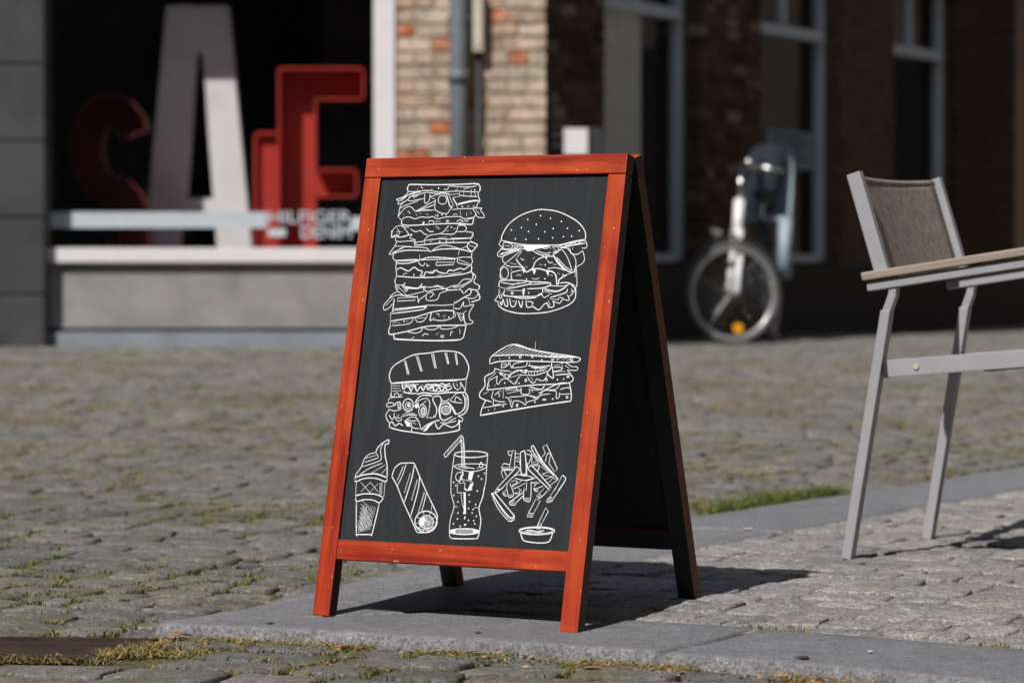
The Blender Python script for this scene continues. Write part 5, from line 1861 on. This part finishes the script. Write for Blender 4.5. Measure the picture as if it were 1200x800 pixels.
random.seed(99)
joint = Blades()
for poly in stones:
    cx = sum(p[0] for p in poly) / len(poly); cy = sum(p[1] for p in poly) / len(poly)
    if cy > 17.5: continue
    px, py, dep = px_of(cx, cy, zs(cx, cy))
    if px < -60 or px > 1260 or py > 830: continue
    n = len(poly)
    for i in range(n):
        a, b = poly[i], poly[(i + 1) % n]
        L = math.hypot(b[0] - a[0], b[1] - a[1])
        m = max(1, int(L / 0.022))
        for k in range(m):
            t = (k + random.random()) / m
            x, y = a[0] + (b[0] - a[0]) * t, a[1] + (b[1] - a[1]) * t
            x += (x - cx) * 0.05; y += (y - cy) * 0.05
            d = noise.noise(Vector((x * 1.7, y * 1.7, 1.3))) * 0.6 + noise.noise(Vector((x * 6, y * 6, 4))) * 0.5
            near_front = EF.dist(x, y)[0]
            thr = -0.04 if (y < 7.4 and x < 0) else (0.06 if y < 11 else 0.14)
            if inside(x, y) > 0.0: continue
            if d < thr + random.uniform(-.12, .12): continue
            g = noise.noise(Vector((x * 3, y * 3, 9)))
            tint = 0.47 + 0.32 * g + (0.1 if y > 8.5 else 0)
            hh = random.uniform(0.004, 0.010) * (1 + 1.2 * max(0, d))
            joint.tuft(x, y, zs(x, y) - 0.009, random.randint(5, 9), hh + 0.007, 0.012, tint, 0.9)
joint.build('joint_grass', 'short green and straw coloured grass in the joints of the street cobbles', 'grass')

litter = Blades()
for i in range(12000):
    s = random.uniform(0.0, 2.3)
    off = -abs(random.gauss(0.010, 0.042))
    q, n = EF.at(s, off)
    d = noise.noise(Vector((s * 5.0, 2.2, 0)))
    if d + 0.25 * noise.noise(Vector((s * 19, off * 30, 7))) < -0.02: continue
    z = zs(*q) - 0.006 + random.uniform(0, 0.010)
    tint = random.choice([0.75, 0.85, 0.95, 0.62, 0.5]) if noise.noise(Vector((s * 3.1, 8, 8))) > -0.35 else 0.3
    a = random.uniform(0, 6.28)
    hh = random.uniform(0.000, 0.007)
    litter.blade(q[0], q[1], z, hh, random.uniform(0.0014, 0.003), a, random.uniform(0.008, 0.03), min(1, tint + random.gauss(0, .08)))
for i in range(420):       # broken leaf scraps in the straw
    s = random.uniform(0.0, 2.2)
    q, n = EF.at(s, -abs(random.gauss(0.02, 0.05)))
    if noise.noise(Vector((s * 4.0, 1.2, 3))) < -0.1: continue
    litter.blade(q[0], q[1], zs(*q) + 0.001, random.uniform(0.001, 0.006), random.uniform(0.005, 0.011), random.uniform(0, 6.28), random.uniform(0.008, 0.016), random.uniform(0.85, 1.0))
for i in range(700):       # dry moss on the pavement along the joint between kerb and setts
    s = random.uniform(0.75, 1.9)
    q, n = EF.at(s, KW + random.gauss(0.003, 0.007))
    if noise.noise(Vector((s * 7.0, 5.5, 0))) < 0.02: continue
    litter.blade(q[0], q[1], zp(*q) - 0.008, random.uniform(0.008, 0.016), 0.003, random.uniform(0, 6.28), random.uniform(0.003, 0.014), random.choice([0.8, 0.7, 0.6, 0.9]))
for i in range(3500):      # around the drain cover
    t = random.random()
    e = random.choice([(dB, dC), (dB, dC), (dC, dD), (dC, dD)])
    q = e[0].lerp(e[1], t * 0.75)
    x, y = q.x + random.gauss(0, 0.022), q.y + random.gauss(0, 0.016)
    if inside(x, y) > -0.01: continue
    litter.blade(x, y, zs(x, y) - 0.006, random.uniform(0.001, 0.012), 0.0025, random.uniform(0, 6.28), random.uniform(0.008, 0.026), random.choice([0.85, 0.7, 0.9, 0.45, 0.35]))
for i in range(2200):      # the corner between the drain cover and the kerb
    a, r = random.uniform(0, 6.28), random.random() ** 0.6 * 0.17
    x, y = dB.x + 0.04 + r * math.cos(a), dB.y - 0.07 + 0.7 * r * math.sin(a)
    if inside(x, y) > -0.004 or in_poly(x, y, DR_C): continue
    litter.blade(x, y, zs(x, y) - 0.008 + random.uniform(0, 0.006), random.uniform(0.0, 0.008), 0.0025, random.uniform(0, 6.28), random.uniform(0.008, 0.028), random.choice([0.85, 0.7, 0.9, 0.6, 0.4]))
litter.build('dry_grass', 'straw coloured dry grass and moss caught along the foot of the kerb', 'dry grass')

strip = Blades()
g0, g1 = at_z(800, 612, -0.015), at_z(945, 587, -0.01)
for i in range(430):
    t = random.random() ** 0.8
    k = 1 - t
    q = g0.lerp(g1, t)
    _, n = EB.at(2.2, 0)
    d, p, n = EB.dist(q.x, q.y)
    off = -0.02 - abs(random.gauss(0, 0.11 * (0.35 + 0.65 * k))) - d
    x, y = q.x + n[0] * off, q.y + n[1] * off
    strip.tuft(x, y, zs(x, y) - 0.015, 9, random.uniform(0.025, 0.05), 0.02, random.choice([0.25, 0.35, 0.42]), 0.5)
for i in range(260):
    s = random.uniform(0.1, 6.0)
    if noise.noise(Vector((s * 2.7, 3.3, 1))) < 0.0: continue
    q, n = EB.at(s, -abs(random.gauss(0.01, 0.03)))
    strip.tuft(q[0], q[1], zs(*q) - 0.015, 6, random.uniform(0.012, 0.026), 0.014, random.choice([0.35, 0.5, 0.6]), 0.6)
strip.build('verge_grass', 'bright green grass growing along the back edge of the pavement', 'grass')

# old gum spots trodden into the kerb stones
M['gum'] = simple('trodden_gum', (0.045, 0.045, 0.048), 0.8, var=0.2)
M['gum_pale'] = simple('pale_trodden_gum', (0.5, 0.49, 0.48), 0.8, var=0.2)
for px, py, r, mm in ((941, 771, 0.011, 'gum'), (316, 731, 0.006, 'gum'), (878, 620, 0.012, 'gum_pale'), (1020, 764, 0.005, 'gum_pale'), (560, 742, 0.005, 'gum')):
    p = at_z(px, py, 0.0)
    zz = zp(p.x, p.y)
    p = at_z(px, py, zz)
    bm = bmesh.new()
    vv = [bm.verts.new((p.x + r * (1 + 0.25 * math.sin(3 * a + px)) * math.cos(a), p.y + r * (1.2 + 0.3 * math.cos(2 * a + py)) * math.sin(a), zz + 0.0016)) for a in [k * 2 * math.pi / 14 for k in range(14)]]
    f = bm.faces.new(vv)
    e = bmesh.ops.extrude_face_region(bm, geom=[f])
    bmesh.ops.translate(bm, vec=(0, 0, 0.0012), verts=[v for v in e['geom'] if isinstance(v, bmesh.types.BMVert)])
    link_mesh('gum_spot', bm_mesh('gum_spot', bm), M[mm], pave)

# dry leaves
M['leaf'] = simple('dry_leaf', (0.36, 0.17, 0.075), 0.8, var=0.25, scale=60, bstr=0.2)
def leaf(px, py, z, size, label, ang):
    p = at_z(px, py, z)
    V, F = [], []
    n = 8
    for k in range(n + 1):
        t = k / n
        w = 0.5 * math.sin(math.pi * t ** 0.8) * (1 - 0.25 * t)
        for s in (-1, 0, 1):
            V.append((size * (t - 0.5), s * w * size * 0.62, size * (0.05 + 0.16 * abs(s) * w + 0.1 * math.sin(t * 3))))
    for k in range(n):
        for s in (0, 1): F.append((3 * k + s, 3 * k + 3 + s, 3 * k + 4 + s, 3 * k + 1 + s))
    o = link_mesh('dry_leaf', new_mesh('dry_leaf', V, F, True), M['leaf'], None, Matrix.Translation(p) @ Matrix.Rotation(ang, 4, 'Z'))
    md = o.modifiers.new('thickness', 'SOLIDIFY'); md.thickness = 0.0008
    tag(o, label, 'leaf', 'dry leaves on the street')
leaf(402, 761, -0.026, 0.042, 'curled orange brown dry leaf at the kerb foot below the left leg of the sign', 0.2)
leaf(697, 787, -0.026, 0.046, 'dry leaf lying in straw in front of the right leg of the sign', -0.3)
leaf(212, 748, -0.022, 0.05, 'dry leaf lying between the drain cover and the kerb corner', 0.5)
leaf(1094, 532, -0.01, 0.06, 'orange dry leaf on the mossy cobbles behind the garden chair', 0.9)
